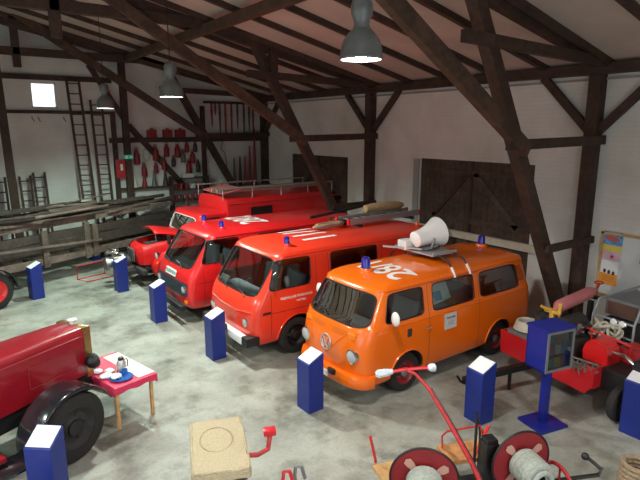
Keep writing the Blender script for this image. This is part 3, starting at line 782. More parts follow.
# box body
B = MB()
B.prism([(-.98, .62), (.98, .62), (1.0, 1.5), (.97, 2.10), (.88, 2.22), (.5, 2.28), (-.5, 2.28), (-.88, 2.22), (-.97, 2.10), (-1.0, 1.5)], Matrix(((0, 0, 1, 2.40), (1, 0, 0, 0), (0, 1, 0, 0), (0, 0, 0, 1))), 3.8)
bmesh.ops.bevel(B.bm, geom=[e for e in B.bm.edges if e.calc_length() < 3], offset=.02, segments=2, affect='EDGES')
B.build('body', RED, FE)
MB().tube([(2.4, -.99, 2.10), (6.4, -.99, 2.10)], .02).build('roof_moulding', mat('dull_red', (.45, .03, .03), .5), FE)
MB().box((3.5, -1.0, 1.74), (.72, .03, .46)).build('side_window', BLACK, FE, smooth=0)
MB().tube([(3.12, -1.01, 1.50), (3.88, -1.01, 1.50), (3.88, -1.01, 1.98), (3.12, -1.01, 1.98)], .018, closed=True).build('window_frame', RED2, FE)
# cab
CB = shell([(.62, 1.28, 2.45, .90), (.9, 1.25, 2.45, .93), (1.25, 1.28, 2.45, .95), (1.32, 1.32, 2.45, .95), (1.78, 1.52, 2.45, .93), (1.84, 1.56, 2.45, .92), (1.88, 1.62, 2.45, .88), (1.90, 1.7, 2.43, .7)], .2, 4, .05, 5)
bmesh.ops.recalc_face_normals(CB.bm, faces=CB.bm.faces)
ck = Skin(CB.bm); cab = CB.build('cab', RED, FE)
cut = MB(); cw = ((1.50, 1.36), (2.20, 1.36), (2.20, 1.76), (1.66, 1.76)); cs = ((-.80, 1.35), (.80, 1.35), (.78, 1.76), (-.78, 1.76))
cutter_prism(cut, rim_of(rquad(cw, 8)), 'side', -2, 2); cutter_prism(cut, rim_of(rquad(cs, 8)), 'front', -1, 1.75)
carve(cab, cut)
for kd in ('near', 'far'): glass_patch(FE, ck, kd, cw, 8, 'side_window')
glass_patch(FE, ck, 'front', cs, 8, 'windscreen', fm=WHITE)
MB().box((2.0, 0, .9), (.9, 1.6, .06)).build('cab_floor', DARK, FE); seat(FE, 2.1, -.4, .5, z=1.0); seat(FE, 2.1, .4, .5, z=1.0); steering(FE, 1.8, .4, 1.35)
# nose: lower cowl with an open engine bay
N_ = MB()
for s in (-1, 1):
    rows = [[(x, s*w_*f, z) for x, w_, z in ((.0, .50, .62), (.0, .55, .80), (.03, .52, 1.02), (.08, .46, 1.10))] for f in (1,)]
def cowl(s):
    m_ = MB()
    secs = [(.0, .40, 1.04), (.10, .52, 1.10), (.5, .58, 1.17), (1.0, .66, 1.24), (1.30, .72, 1.28)]
    rows = []
    for x, w_, zt in secs: rows.append([(x, s*w_*a, b) for a, b in ((1.0, .60), (1.03, .80), (1.02, zt-.12), (.96, zt-.03), (.86, zt))])
    m_.grid(rows); return m_
cw_ = cowl(-1); c2 = cowl(1)
a_ = cw_.build('engine_cowl', RED, FE); b_ = c2.build('engine_cowl', RED, FE)
# rounded nose with grille
nose = MB()
rows = []
for z, r_ in ((.58, .02), (.70, -.03), (.9, -.05), (1.02, -.02), (1.10, .06), (1.13, .16)):
    rows.append([(r_+.12*abs(t)**3, .48*t, z) for t in [-1+2*k/14 for k in range(15)]])
nose.grid(rows); nose.build('nose', RED, FE)
gr = MB()
gr.box((-.065, 0, .84), (.02, .56, .34), bev=.01)
gr.build('grille', GREY, FE)
g = MB()
for k in range(7): g.box((-.08, 0, .70+.045*k), (.015, .52, .012))
g.build('grille_bars', CHROME, FE)
bay = MB().box((.65, 0, .70), (1.15, .9, .06)); bay.box((.7, 0, .92), (.75, .36, .36), bev=.04).cyl((.45, -.1, 1.05), (.95, -.1, 1.12), .09).cyl((.2, -.3, .9), (.2, .3, .9), .16)
bay.cyl((.8, .2, 1.1), (.8, .2, 1.2), .12); bay.tube([(.3, -.2, 1.05), (.5, -.3, 1.15), (.9, -.28, 1.1), (1.1, -.1, 1.15)], .025); bay.build('engine', DARK, FE)
# raised bonnet, hinged at the cab
hd = MB(); rows = []
for t in [k/10 for k in range(11)]:
    x = 1.30-.88*t*math.cos(D(13)); z0_ = 1.27+.88*t*math.sin(D(13)); w_ = .66-.16*t
    rows.append([(x + (.05*(1-abs(u)) if 0 else 0), w_*u, z0_+.12*(1-abs(u)**2.6)-.05*t**6) for u in [-1+2*k/12 for k in range(13)]])
hd.grid(rows); o = hd.build('bonnet', RED, FE)
md = o.modifiers.new('s', 'SOLIDIFY'); md.thickness = .02
MB().tube([(.50, -.45, 1.12), (.48, -.44, 1.50)], .01).build('bonnet_stay', STEEL, FE)
# front wings and lamps
for s in (-1, 1):
    wg = MB(); rows = []
    for k in range(13):
        a = D(200)-D(205)*k/12
        rows.append([(.78+.52*math.cos(a), s*(.58+q*.42), .46+(.46-.05*(2*q-1)**2)*math.sin(a)+.05) for q in (0, .25, .5, .75, 1.0)] + [(.78+.48*math.cos(a), s*1.0, .40+.44*math.sin(a)+.0)])
    wg.grid(rows); o = wg.build('wing', RED, FE); md = o.modifiers.new('s', 'SOLIDIFY'); md.thickness = .02
    hl = MB().lathe((.40, s*.76, .86), (-1, 0, 0), [(-.12, .02), (-.06, .09), (0, .11), (.03, .115), (.04, .10)], n=24).build('headlamp', CHROME, FE)
    MB().lathe((.40, s*.76, .86), (-1, 0, 0), [(.03, .10), (.055, .06), (.06, 0)], n=20).build('lens', LENS, hl)
    MB().sphere((.34, s*.92, .70), .045).build('indicator', ORANGEL, FE)
    make_wheel(FE, (.80, s*.82, .40), .40, .22, s, RED2, STEEL); make_wheel(FE, (4.4, s*.82, .40), .40, .22, s, RED2, STEEL)
MB().box((3.2, 0, .52), (6.1, .9, .16)).build('chassis', DARK, FE)
MB().box((.0, 0, .48), (.14, 1.8, .12), bev=.02).build('bumper', DARK, FE)
for s in (-1, 1): MB().bar((-.35, s*.35, .40), (.9, s*.35, .48), .08, .12).build('frame_horn', DARK, FE)
# front mounted pump
pm = MB(); pm.lathe((-.10, 0, .66), (-1, 0, 0), [(0, .10), (.10, .20), (.2, .26), (.34, .24), (.42, .14), (.56, .13), (.58, .17), (.66, .17), (.66, 0)], n=28)
pm.box((-.2, 0, .45), (.3, .4, .2), bev=.03); pm.build('front_pump', STEEL, FE)
for s in (-1, 1):
    MB().tube([(-.28, s*.16, .74), (-.34, s*.30, .84), (-.52, s*.34, .90)], .06, n=12).build('outlet_pipe', CHROME, FE)
    MB().cyl((-.50, s*.34, .90), (-.64, s*.35, .92), .08, n=16).build('outlet_cap', CHROME, FE)
MB().tube([(-.5+.12*math.cos(a), .12*math.sin(a), 1.0) for a in [2*PI*k/20 for k in range(20)]], .012, closed=True).build('pump_wheel', CHROME, FE)
MB().cyl((-.5, 0, .8), (-.5, 0, 1.0), .012).build('pump_spindle', CHROME, FE)
# roof gallery
gl = MB()
for y in (-.82, .82):
    gl.tube([(2.3, y, 2.52), (6.3, y, 2.52)], .02)
    for x in (2.35, 3.3, 4.3, 5.3, 6.25): gl.tube([(x, y, 2.20), (x, y, 2.52)], .014)
gl.build('roof_gallery', ALU, FE)
el = thing('roof_ladder', 'long dark wooden ladder on the roof of the red fire engine', 'ladder', (6.45, 14.45, 2.40), D(1.5))
for y in (-.55, -.2): MB().box((1.75, y, .05), (3.9, .05, .10)).build('side_rail', mat('faded_ladder', (.30, .24, .20), .7, var=.15), el, smooth=0)
for k in range(12): MB().cyl((-.05+.32*k, -.55, .05), (-.1+.32*k, -.2, .05), .016, n=8).build('rung', GREY, el)
tag(MB().box((.45, 0, .15), (.72, 1.4, .04), M=Matrix.Rotation(D(-9), 4, 'Y'), bev=.01).build('tilted_cover', mat('pink_cover', (.50, .12, .11), .3), loc=(6.30, 14.50, 2.28), rz=0), 'sloping pinkish cover at the front of the fire engine roof rack', 'cover')
# ------------------------------------------------------------------ info plinths
def make_plinth():
    t = thing('info_plinth', '', 'plinth')
    w, d = .31, .28
    M = Matrix(((1, 0, 0, 0), (0, 0, 1, -w/2), (0, 1, 0, 0), (0, 0, 0, 1)))
    m_ = MB().prism([(-d/2, 0), (d/2, 0), (d/2, .92), (-d/2, .79)], M, w)
    bmesh.ops.bevel(m_.bm, geom=list(m_.bm.edges), offset=.006, segments=1, affect='EDGES')
    m_.build('column', BLUE, t, smooth=0)
    a = math.atan2(.13, d)
    MB().box((0, 0, .860), (.27, .28, .008), M=Matrix.Rotation(-a, 4, 'Y')).build('info_sheet', PAPER, t, smooth=0)
    return t
pl0 = make_plinth()
PL = [((4.18, 6.16, 0), 2, 'blue info plinth in front of the orange van'),
      ((3.78, 8.72, 0), 2, 'blue info plinth in front of the orange-red van'),
      ((3.55, 11.22, 0), 2, 'blue info plinth in front of the red van with the nose sign'),
      ((3.50, 14.02, 0), 4, 'blue info plinth standing under the nose pump of the fire engine'),
      ((1.57, 14.62, 0), 12, 'blue info plinth beside the red-hubbed wheel at the far left'),
      ((.56, 6.10, 0), 50, 'blue info plinth next to the black wing of the maroon tractor'),
      ((6.02, 4.46, 0), -4, 'blue info plinth between the orange van and the blue display case'),
      ((7.52, 2.95, 0), 0, 'blue info plinth at the right edge in front of the red trailer'),
      ((3.72, 18.0, 0), 10, 'blue info plinth half hidden behind the old ladder wagon')]
for i, (p, a, lab) in enumerate(PL):
    t = pl0 if i == 0 else copy_tree(pl0)
    t.location = p; t.rotation_euler = (0, 0, D(a)); t['label'] = lab; t['group'] = 'blue info plinths'

# ------------------------------------------------------------------ blue display case on a post
k = thing('display_case', 'blue display case with a glazed front on a post, beside the red trailer', 'display case', (6.68, 3.84, 0), D(-12))
MB().box((0, 0, .02), (.50, .46, .04), rot=D(0), bev=.006).build('base_plate', BLUE2, k)
MB().box((0, 0, .50), (.10, .10, .95), bev=.006).build('post', BLUE2, k)
c = MB()
W_, D_, z0, z1 = .50, .36, .90, 1.50
c.box((0, 0, z0+.01), (W_, D_, .02)).box((0, D_/2-.01, (z0+z1)/2), (W_, .02, z1-z0)).box((-W_/2+.01, 0, (z0+z1)/2), (.02, D_, z1-z0)).box((W_/2-.01, 0, (z0+z1)/2), (.02, D_, z1-z0))
c.box((0, 0, z1+.01), (W_+.03, D_+.03, .03), M=Matrix.Rotation(D(0), 4, 'X'))
c.build('case', BLUE2, k, smooth=0)
MB().box((0, D_/2-.025, (z0+z1)/2), (W_-.05, .006, z1-z0-.05)).build('added_backing', MUSLIN, k, smooth=0)  # pale panel added to brighten the inside of the case
f = MB()
for x in (-W_/2+.02, W_/2-.02): f.box((x, -D_/2-.005, (z0+z1)/2), (.035, .02, z1-z0-.01))
for z in (z0+.025, z1-.02): f.box((0, -D_/2-.005, z), (W_-.08, .02, .035))
fr = f.build('door_frame', GREY, k, smooth=0)
MB().box((0, -D_/2-.003, (z0+z1)/2), (W_-.08, .005, z1-z0-.07)).build('pane', glass_mat('case_glass', (.93, .96, .96), .9), fr, smooth=0)
for z in (z0+.20, z0+.39): MB().box((0, 0, z), (W_-.05, D_-.06, .012)).build('shelf', GREY, k, smooth=0)
cols = [(.55, .12, .10), (.08, .25, .50), (.60, .60, .55), (.35, .10, .25), (.65, .45, .12), (.12, .35, .45)]
for r in range(3):
    for q in range(4):
        o = MB().box((0, 0, .075), (.100, .02, .15), M=Matrix.Rotation(D(-14), 4, 'X')).build('booklet', mat('booklet_%d' % ((r*4+q*5) % 6), cols[(r*4+q*5) % 6], .5), smooth=0)
        cm = k.matrix_basis
        o.location = Vector((6.68, 3.84, 0)) + Matrix.Rotation(D(-12), 3, 'Z') @ Vector((-.17+.113*q, -.10, z0+.022+.19*r)); o.rotation_euler = (0, 0, D(-12))
        tag(o, 'small coloured booklet %s in the glazed blue display case' % ['on the bottom shelf', 'on the middle shelf', 'on the top shelf'][r], 'booklet', 'booklets %s of the display case' % ['on the bottom shelf', 'on the middle shelf', 'on the top shelf'][r])

# ------------------------------------------------------------------ table with the red cloth
TA = D(14)
tb = thing('table', 'small wooden-legged table under a red cloth beside the maroon tractor', 'table', (1.76, 7.82, 0), TA)
tw, td, th = .66, 1.16, .66
MB().box((0, 0, th-.05), (tw-.06, td-.06, .07)).build('tabletop', LIGHTW, tb, smooth=0)
for x in (-1, 1):
    for y in (-1, 1): MB().box((x*(tw/2-.06), y*(td/2-.06), (th-.08)/2), (.045, .045, th-.08), bev=.004).build('leg', LIGHTW, tb)
cl = MB(); rows = []
nx, ny = 26, 30
for i in range(ny+1):
    row = []
    for j in range(nx+1):
        u = -1+2*j/nx; v = -1+2*i/ny
        x = u*(tw/2+.14); y = v*(td/2+.10); z = th
        ex = max(0, abs(x)-tw/2); ey = max(0, abs(y)-td/2)
        dr = max(ex, ey)
        z -= dr*1.0 + (.012*math.sin(x*23+y*17) if dr > .03 else 0)
        x = math.copysign(min(abs(x), tw/2+.012+.004*math.sin(y*20)), x); y = math.copysign(min(abs(y), td/2+.012), y)
        row.append((x, y, z))
    rows.append(row)
o = cl.grid(rows).build('tablecloth', CLOTH, smooth=50); o.location = (1.76, 7.82, .004); o.rotation_euler = (0, 0, TA)
tag(o, 'red cloth draped over the small table by the tractor', 'tablecloth')
def on_table(u, v, z=.668): c, s = math.cos(TA), math.sin(TA); return (1.76+c*u-s*v, 7.82+s*u+c*v, z)
o = MB().box((0, 0, .002), (.26, 1.05, .003)).build('cream_strip', mat('cream_tone', (.80, .76, .68), .6), smooth=0, loc=on_table(.20, -.02), rz=TA)  # flat cream strip laid on the right side of the cloth
tag(o, 'thin cream strip along the right side of the red tablecloth', 'table runner')
t = thing('thermos_jug', 'steel thermos jug with black lid on the red tablecloth', 'jug', on_table(.02, -.16, .669), TA)
MB().lathe((0, 0, 0), (0, 0, 1), [(0, 0), (0, .062), (.01, .066), (.14, .066), (.175, .045), (.18, .042), (.18, 0)], n=28).build('jug_body', mat('satin_steel', (.6, .6, .6), .35, metal=.6), t)
MB().lathe((0, 0, .178), (0, 0, 1), [(0, .041), (.03, .044), (.045, .03), (.047, 0)], n=24).build('lid', BLACK, t)
MB().tube([(.045, 0, .17), (.095, 0, .165), (.105, 0, .12), (.10, 0, .06), (.055, 0, .04)], .009).build('handle', BLACK, t)
o = MB().lathe((0, 0, 0), (0, 0, 1), [(0, 0), (0, .10), (.012, .15), (.02, .165), (.016, .16), (.008, .10), (.006, 0)], n=36).build('plate', PLATE, loc=on_table(-.10, -.36, .669))
tag(o, 'blue plate at the near edge of the red tablecloth', 'plate')
o = MB().lathe((0, 0, 0), (0, 0, 1), [(0, 0), (0, .035), (.07, .042), (.07, .038), (.006, .03), (.006, 0)], n=24).build('bowl', mat('blue_cup', (.03, .16, .5), .3), loc=on_table(-.0, -.29, .677))
tag(o, 'small bright blue cup beside the thermos jug', 'cup')
for i, (u, v) in enumerate([(-.25, .30), (-.15, .36)]):
    t = thing('coffee_cup', ['white cup at the far left corner of the table', 'white cup right of its twin at the table corner'][i], 'cup', on_table(u, v, .669), i*1., 'white cups on the table')
    MB().lathe((0, 0, 0), (0, 0, 1), [(0, 0), (0, .028), (.07, .042), (.07, .038), (.008, .024), (.008, 0)], n=20).build('cup_body', WHITE, t)
    MB().tube([(.036, 0, .06), (.062, 0, .05), (.06, 0, .025), (.032, 0, .015)], .005).build('handle', WHITE, t)
def crumple(nm, r, p, lab, cat, m, sc=(1, 1, .4), sd=1, grp=None):
    b = MB().sphere((0, 0, 0), r, sc, 18); rnd = random.Random(sd)
    for v in b.bm.verts:
        v.co += v.co.normalized()*rnd.uniform(-.25, .25)*r*.6
        v.co.z = max(v.co.z, -r*sc[2]*.7)
    o = b.build(nm, m, smooth=20); o.location = (p[0], p[1], p[2]+r*sc[2]*.7); return tag(o, lab, cat, grp)
for i, (u, v, r) in enumerate([(-.16, -.33, .075), (-.23, -.18, .085), (-.12, -.06, .075), (-.24, .06, .07)]):
    crumple('paper_bag', r, on_table(u, v, .669+(.02 if i == 0 else 0)), ['crumpled white paper lying on the blue plate', 'crumpled pale paper behind the blue plate', 'crumpled white paper left of the thermos jug', 'crumpled pale paper nearest to the white cups'][i], 'paper', mat('pale_blue_paper', (.75, .83, .86), .6), sd=i, grp='crumpled papers on the table')

# ------------------------------------------------------------------ maroon tractor
tr = thing('vintage_tractor', 'maroon bonneted vintage tractor with brass radiator and black wings', 'tractor', (1.27, 7.98, 0), D(28))
# local +x is forward, origin under the radiator; the bonnet runs backwards
def hoodsec(x, w_, zt, zb, r=.10):
    P = [(x, -w_/2, zb), (x, -w_/2, zb+(zt-zb)*.5), (x, -w_/2, zt-r)]
    for q in range(1, 6):
        a = PI*q/10; P.append((x, -w_/2+r*(1-math.cos(a)), zt-r+r*math.sin(a)))
    n_ = len(P); half = P[:]
    return half + [(x, 0, zt+.015)] + [(x, -y, z) for (_, y, z) in reversed(half)]
hd = MB().grid([hoodsec(-.06, .56, 1.44, .74), hoodsec(-.5, .60, 1.45, .74), hoodsec(-1.1, .66, 1.46, .74), hoodsec(-2.2, .74, 1.47, .74)])
hd.build('bonnet', MAROON, tr, smooth=40)
pn = MB()
pn.tube([(-.18, -.297, 1.20), (-.95, -.33, 1.20), (-.95, -.335, .92), (-.18, -.30, .92)], .006, closed=True)
pn.tube([(-.02, -.24, 1.425), (-2.2, -.32, 1.455)], .006); pn.tube([(-.02, -.285, 1.33), (-2.2, -.375, 1.35)], .006)
pn.build('panel_seam', mat('maroon_seam', (.42, .05, .06), .3), tr)
rd = MB().box((0, 0, 1.06), (.12, .58, .76), bev=.03); rd.build('radiator_shell', BRASS, tr)
MB().box((.064, 0, 1.02), (.01, .46, .60)).build('radiator_core', DARK, tr, smooth=0)
MB().lathe((0, .0, 1.44), (0, 0, 1), [(0, .04), (.04, .035), (.05, .065), (.065, .065), (.07, 0)], n=24).build('filler_cap', WHITE, tr)
for s in (-1, 1):
    h_ = MB().lathe((-.10, s*.37, .94), (1, 0, 0), [(-.02, .02), (.02, .08), (.08, .105), (.12, .11), (.125, .095)], n=28).build('headlamp', BLACK, tr)
    MB().lathe((-.10, s*.37, .94), (1, 0, 0), [(.11, .1), (.13, .06), (.135, 0)], n=24).build('lens', LENS, h_)
    rows = []
    for q in range(15):
        a = D(190)-D(165)*q/14
        rows.append([(-.80+.58*math.cos(a), s*(.58+.42*v), .46+.54*math.sin(a) + (-.03 if v in (0, 1) else 0)) for v in (0, .08, .5, .92, 1)])
    rows.insert(0, [(-2.2, s*(.58+.42*v), .42) for v in (0, .08, .5, .92, 1)])
    o = MB().grid(rows).build('wing', mat('wing_black', (.012, .013, .018), .18, coat=.8), tr); md = o.modifiers.new('s', 'SOLIDIFY'); md.thickness = .015
    make_wheel(tr, (-.80, s*.84, .46), .46, .22, s, DARK, BLACK)
MB().box((-1.0, 0, .58), (2.4, .5, .24), bev=.03).build('frame', BLACK, tr)
MB().cyl((-.80, -.8, .46), (-.80, .8, .46), .04).build('axle', BLACK, tr)
for s in (-1, 1): MB().bar((-.9, s*.28, .55), (-.02, s*.26, .58), .07, .10).build('frame_horn', BLACK, tr)
MB().box((-2.05, 0, .45), (.9, 1.5, .06), bev=.01).build('running_board', MAROON, tr)
# pale wooden bench end at the bottom left corner
o = thing('wooden_bench', 'varnished pale wooden bench at the bottom left corner', 'bench', (.10, 5.62, 0), D(28))
MB().box((0, 0, .50), (.62, .34, .04), bev=.006).build('seat', LIGHTW, o)
for x in (-.25, .25): MB().box((x, 0, .24), (.05, .30, .48), bev=.004).build('leg', LIGHTW, o)

# far left vehicle: wheel with a red hub under a black mudguard
fl = thing('pump_cart', 'old cart at the left edge, red-hubbed wheel under a black mudguard', 'cart', (.62, 14.18, 0), D(25))
make_wheel(fl, (0, -.05, .45), .45, .18, -1, RED, RED2); make_wheel(fl, (0, .52, .45), .45, .18, 1, RED, RED2)
make_wheel(fl, (-2.4, -.05, .45), .45, .18, -1, RED, RED2); make_wheel(fl, (-2.4, .52, .45), .45, .18, 1, RED, RED2)
for y0 in (-.18, .40):
    rows = []
    for q in range(13):
        a = D(200)-D(205)*q/12
        rows.append([(.53*math.cos(a), y0+.26*v, .45+.53*math.sin(a)) for v in (0, .5, 1)])
    o = MB().grid(rows).build('mudguard', MATS['wing_black'], fl); md = o.modifiers.new('s', 'SOLIDIFY'); md.thickness = .015
MB().box((-1.2, .24, .62), (2.3, .3, .14), bev=.02).box((-1.6, .24, 1.0), (1.5, .5, .6), bev=.08).build('body', MAROON, fl)
MB().cyl((0, 0, .45), (0, .5, .45), .035).build('axle', BLACK, fl); MB().cyl((-2.4, 0, .45), (-2.4, .5, .45), .035).build('axle', BLACK, fl)
MB().lathe((.0, .24, .72), (1, 0, 0), [(-.1, .02), (0, .09), (.05, .10), (.06, 0)], n=20).build('headlamp', BLACK, fl)

# ------------------------------------------------------------------ old ladder wagon with its load
A0 = Vector((-.6, 14.55, 0)); A1 = Vector((7.15, 18.10, 0)); wd = (A1-A0).normalized(); wn = Vector((-wd.y, wd.x, 0)); WL = (A1-A0).length; wa = math.atan2(wd.y, wd.x)
wg = thing('ladder_wagon', 'long weathered timber wagon with plank sides loaded with poles', 'wagon', tuple(A0), wa)
MB().box((WL/2, 0, .66), (WL, .07, .20), bev=.008).build('side_plank', OLDW2, wg, smooth=0)
MB().box((WL/2, .01, 1.02), (WL, .06, .27), bev=.008).build('side_plank', OLDD, wg, smooth=0)
MB().box((WL/2+.2, .02, 1.30), (WL-.4, .06, .22), bev=.008).build('side_plank', OLDD, wg, smooth=0)
MB().box((WL/2, 1.0, .85), (WL-.6, .07, .75), bev=.008).build('side_plank', OLDW, wg, smooth=0)
for i, x in enumerate((1.0, 2.85, 4.15, 4.42, WL-.25)):
    h_ = (.85, 1.0, 1.05, .95, 1.2)[i]
    MB().box((x, -.06, .52+h_/2-.02), (.17, .07, h_), bev=.006).build('stake', OLDW, wg, smooth=0)
for x in (.8, 2.85, 4.3, 6.2, WL-.5): MB().box((x, .5, .56), (.14, 1.05, .10)).build('cross_beam', OLDD, wg, smooth=0)
for x in (1.6, 6.6):
    MB().cyl((x, .15, .42), (x, .85, .42), .045).build('axle', OLDD, wg)
    for y, s in ((.12, -1), (.88, 1)):
        w_ = MB().tube([(x+.40*math.cos(a), y, .42+.40*math.sin(a)) for a in [2*PI*q/28 for q in range(28)]], .028, closed=True)
        for q in range(10):
            a = 2*PI*q/10; w_.tube([(x, y, .42), (x+.39*math.cos(a), y, .42+.39*math.sin(a))], .016, n=6)
        w_.cyl((x, y-.07, .42), (x, y+.07, .42), .07); w_.build('spoked_wheel', OLDD, wg)
def wp(x, y, z): p = A0 + wd*x + wn*y; return (p.x, p.y, z)
rnd = random.Random(11)
labs = ['uppermost dark pole', 'grey-brown beam', 'thin weathered pole', 'broad old board', 'dark squared timber', 'long pale lath']
zs = 1.40
load = [ # x0,y0,z0 , x1,y1,z1, w, h, mat, label
 (-.3, .10, 1.62, 4.9, .55, 1.66, .10, .14, OLDD, 'thick dark beam lying on top of the wagon load, left end'),
 (3.6, .45, 1.70, 7.9, .30, 1.60, .09, .10, OLDD, 'thick dark beam on top of the wagon load, right half'),
 (-.4, .30, 1.40, 7.6, .25, 1.48, .07, .16, OLDW2, 'long grey-brown beam along the front of the wagon load'),
 (-.2, .05, 1.17, 3.9, .20, 1.30, .05, .09, OLDW2, 'pale weathered lath resting low on the wagon side'),
 (.2, .55, 1.45, 6.9, .75, 1.56, .12, .08, OLDW, 'broad old board in the middle of the wagon load'),
 (1.2, .85, 1.48, 7.4, .65, 1.66, .07, .08, OLDD, 'dark squared timber at the back of the wagon load'),
 (3.0, .15, 1.52, 7.5, .50, 1.62, .05, .06, OLDW, 'thin weathered pole slanting across the right of the load'),
 (-.3, .70, 1.35, 4.2, .95, 1.50, .06, .10, OLDW, 'weathered timber at the back left of the wagon'),
 (4.6, .10, 1.46, 7.7, .12, 1.50, .05, .12, OLDW2, 'short grey board above the right wagon side'),
 (-.4, .45, 1.86, 4.6, .75, 1.86, .09, .12, OLDD, 'dark beam crossing highest over the left of the wagon load'),
 (3.2, .2, 1.80, 7.8, .6, 1.74, .08, .10, OLDW, 'brown beam crossing highest over the right of the wagon load'),
 (2.0, .40, 1.58, 5.6, .10, 1.50, .04, .05, OLDW2, 'thin pale stick slanting over the load')]
load += [(-.3, .35, 1.50, 3.6, .42, 1.58, .10, .10, OLDD, 'dark timber wedged low in the left half of the wagon load'),
 (3.9, .60, 1.52, 7.8, .50, 1.62, .10, .10, OLDD, 'dark timber wedged low in the right half of the wagon load'),
 (.5, .02, 1.62, 3.2, .30, 1.50, .04, .07, OLDW2, 'short pale batten across the front left of the load'),
 (5.0, .02, 1.56, 7.9, .30, 1.70, .04, .08, OLDW2, 'pale batten across the front right of the load')]
for (x0, y0, z0, x1, y1, z1, w_, h_, m_, lab) in load:
    z0 += .16*(z0 > 1.35); z1 += .16*(z1 > 1.35)
    o = MB().bar(wp(x0, y0, z0), wp(x1, y1, z1), w_, h_, bev=.01).build('timber', m_, smooth=0); tag(o, lab, 'timber', 'timbers loaded on the wagon')
for i, (x0, y0, z0, x1, y1, z1) in enumerate([(.2, .75, 1.80, 4.4, .65, 1.90), (3.4, .75, 1.90, 7.3, .82, 1.88)]):
    t = thing('wooden_ladder', ['old wooden ladder lying flat on the left of the wagon load', 'old wooden ladder lying flat on the right of the wagon load'][i], 'ladder', (0, 0, 0), 0, 'ladders on the wagon')
    a = Vector(wp(x0, y0, z0)); b = Vector(wp(x1, y1, z1))
    for s in (-1, 1): MB().bar(a+wn*.17*s, b+wn*.17*s, .05, .06).build('side_rail', OLDW, t, smooth=0)
    for q in range(13):
        p = a.lerp(b, (q+.5)/13); MB().cyl(p-wn*.17, p+wn*.17, .014, n=7).build('rung', OLDW2, t)
o = MB().bar(wp(.2, -.14, 1.22), wp(4.55, -.16, .98), .05, .06, bev=.008).build('drawbar_pole', OLDW2, smooth=0); tag(o, 'long pale pole leaning along the outside of the wagon', 'pole')
rnd = random.Random(5)
for q in range(12):
    x0 = rnd.uniform(-.3, 5.2); L_ = rnd.uniform(1.4, 3.0); y0 = rnd.uniform(0, .7); y1 = min(.9, max(0, y0+rnd.uniform(-.3, .3))); z0 = 1.84+.016*q+rnd.uniform(-.03, .08)
    r_ = rnd.uniform(.022, .045)
    o = MB().cyl(wp(x0, y0, z0), wp(min(x0+L_, 7.9), y1, z0+rnd.uniform(-.06, .09)), r_, r_*.8, n=8).build('pole', [OLDD, OLDW, OLDW2][q % 3], smooth=40)
    tag(o, 'thin round weathered pole lying loose on the wagon load', 'pole', 'loose poles on the wagon')
# red gear lying on the wagon, rolls of hose
for i, (x, y, L_, lab) in enumerate([(2.9, .85, .6, 'red painted beam lying among the wagon timbers, leftmost'), (4.1, .85, .5, 'red painted bar among the wagon timbers near the hose rolls')]):
    tag(MB().box((0, 0, 0), (L_, .16, .09), bev=.01).build('red_bar', OLDRED, loc=wp(x, y, 1.80-.02*i), rz=wa), lab, 'bar')
for i in range(3):
    o = MB().lathe((0, 0, 0), (0, 1, 0), [(-.04, .02), (-.04, .11), (.04, .11), (.04, .02)], n=20, close=True).build('hose_roll', CREAM if i else WHITE, loc=wp(4.25+.3*i, .92, 1.95), rz=wa)
    tag(o, ['white rolled hose on the wagon, leftmost of three', 'cream rolled hose on the wagon, middle of three', 'cream rolled hose on the wagon, rightmost of three'][i], 'hose roll', 'hose rolls on the wagon')
# red frame on the floor
o = MB(); P = [(0, 0, .02), (.75, .30, .02), (.75, .30, .42), (0, 0, .42)]
o.tube([(0, 0, .015), (.8, .25, .015), (.95, -.20, .015), (.18, -.42, .015)], .014, closed=True); o.tube([(0, 0, .015), (.0, .0, .40), (.8, .25, .40), (.8, .25, .015)], .014)
tag(o.build('tube_rack', RED2, loc=(2.75, 15.75, 0)), 'thin red tube frame standing on the floor by the wagon', 'frame')

# ------------------------------------------------------------------ wall ladders on the gable
def wall_ladder(x0, x1, zb, zt, w_, lab, cat='ladder', yb=None, n_=12):
    t = thing('wall_ladder', lab, cat, ((x0+x1)/2, 0, 0), 0, 'ladders leaning on the gable wall')
    yb = YG-.45 if yb is None else yb
    for s in (-1, 1): MB().bar(((x0-x1)/2+s*w_/2, yb, zb), ((x1-x0)/2+s*w_/2, YG-.22, zt), .05, .07).build('side_rail', BEAM, t, smooth=0)
    for q in range(n_):
        f_ = (q+.5)/n_
        x = (x0-x1)/2+(x1-x0)*f_; y = yb+(YG-.22-yb)*f_; z = zb+(zt-zb)*f_
        MB().bar((x-w_/2, y, z), (x+w_/2, y, z), .03, .035).build('rung', BEAM, t, smooth=0)
    return t
wall_ladder(3.85, 3.68, .0, 5.75, .36, 'tall dark ladder on the gable wall, nearest to the window', yb=YG-.75, n_=18)
wall_ladder(4.38, 4.33, .0, 5.1, .34, 'dark ladder on the gable wall right of the tallest one', yb=YG-.7, n_=16)
wall_ladder(1.38, 1.36, .0, 2.75, .30, 'short dark ladder leaning at the left edge, beside the wall post', n_=9)
wall_ladder(2.1, 2.05, .0, 2.75, .30, 'short dark ladder just right of the left wall post', n_=9)
wall_ladder(2.5, 2.45, .0, 2.85, .32, 'short dark ladder standing rightmost of the three low ones', n_=9)
for i, x in enumerate((2.45, 2.62, 3.35)):
    tag(MB().tube([(x, YG-.04, 4.55), (x, YG-.12, 4.5), (x+.05, YG-.12, 4.40)], .012).build('hook', DARK), ['iron hook under the rail left of the window edge', 'iron hook under the rail below the window', 'iron hook under the rail right of the window'][i], 'hook', 'hooks under the gable rail')

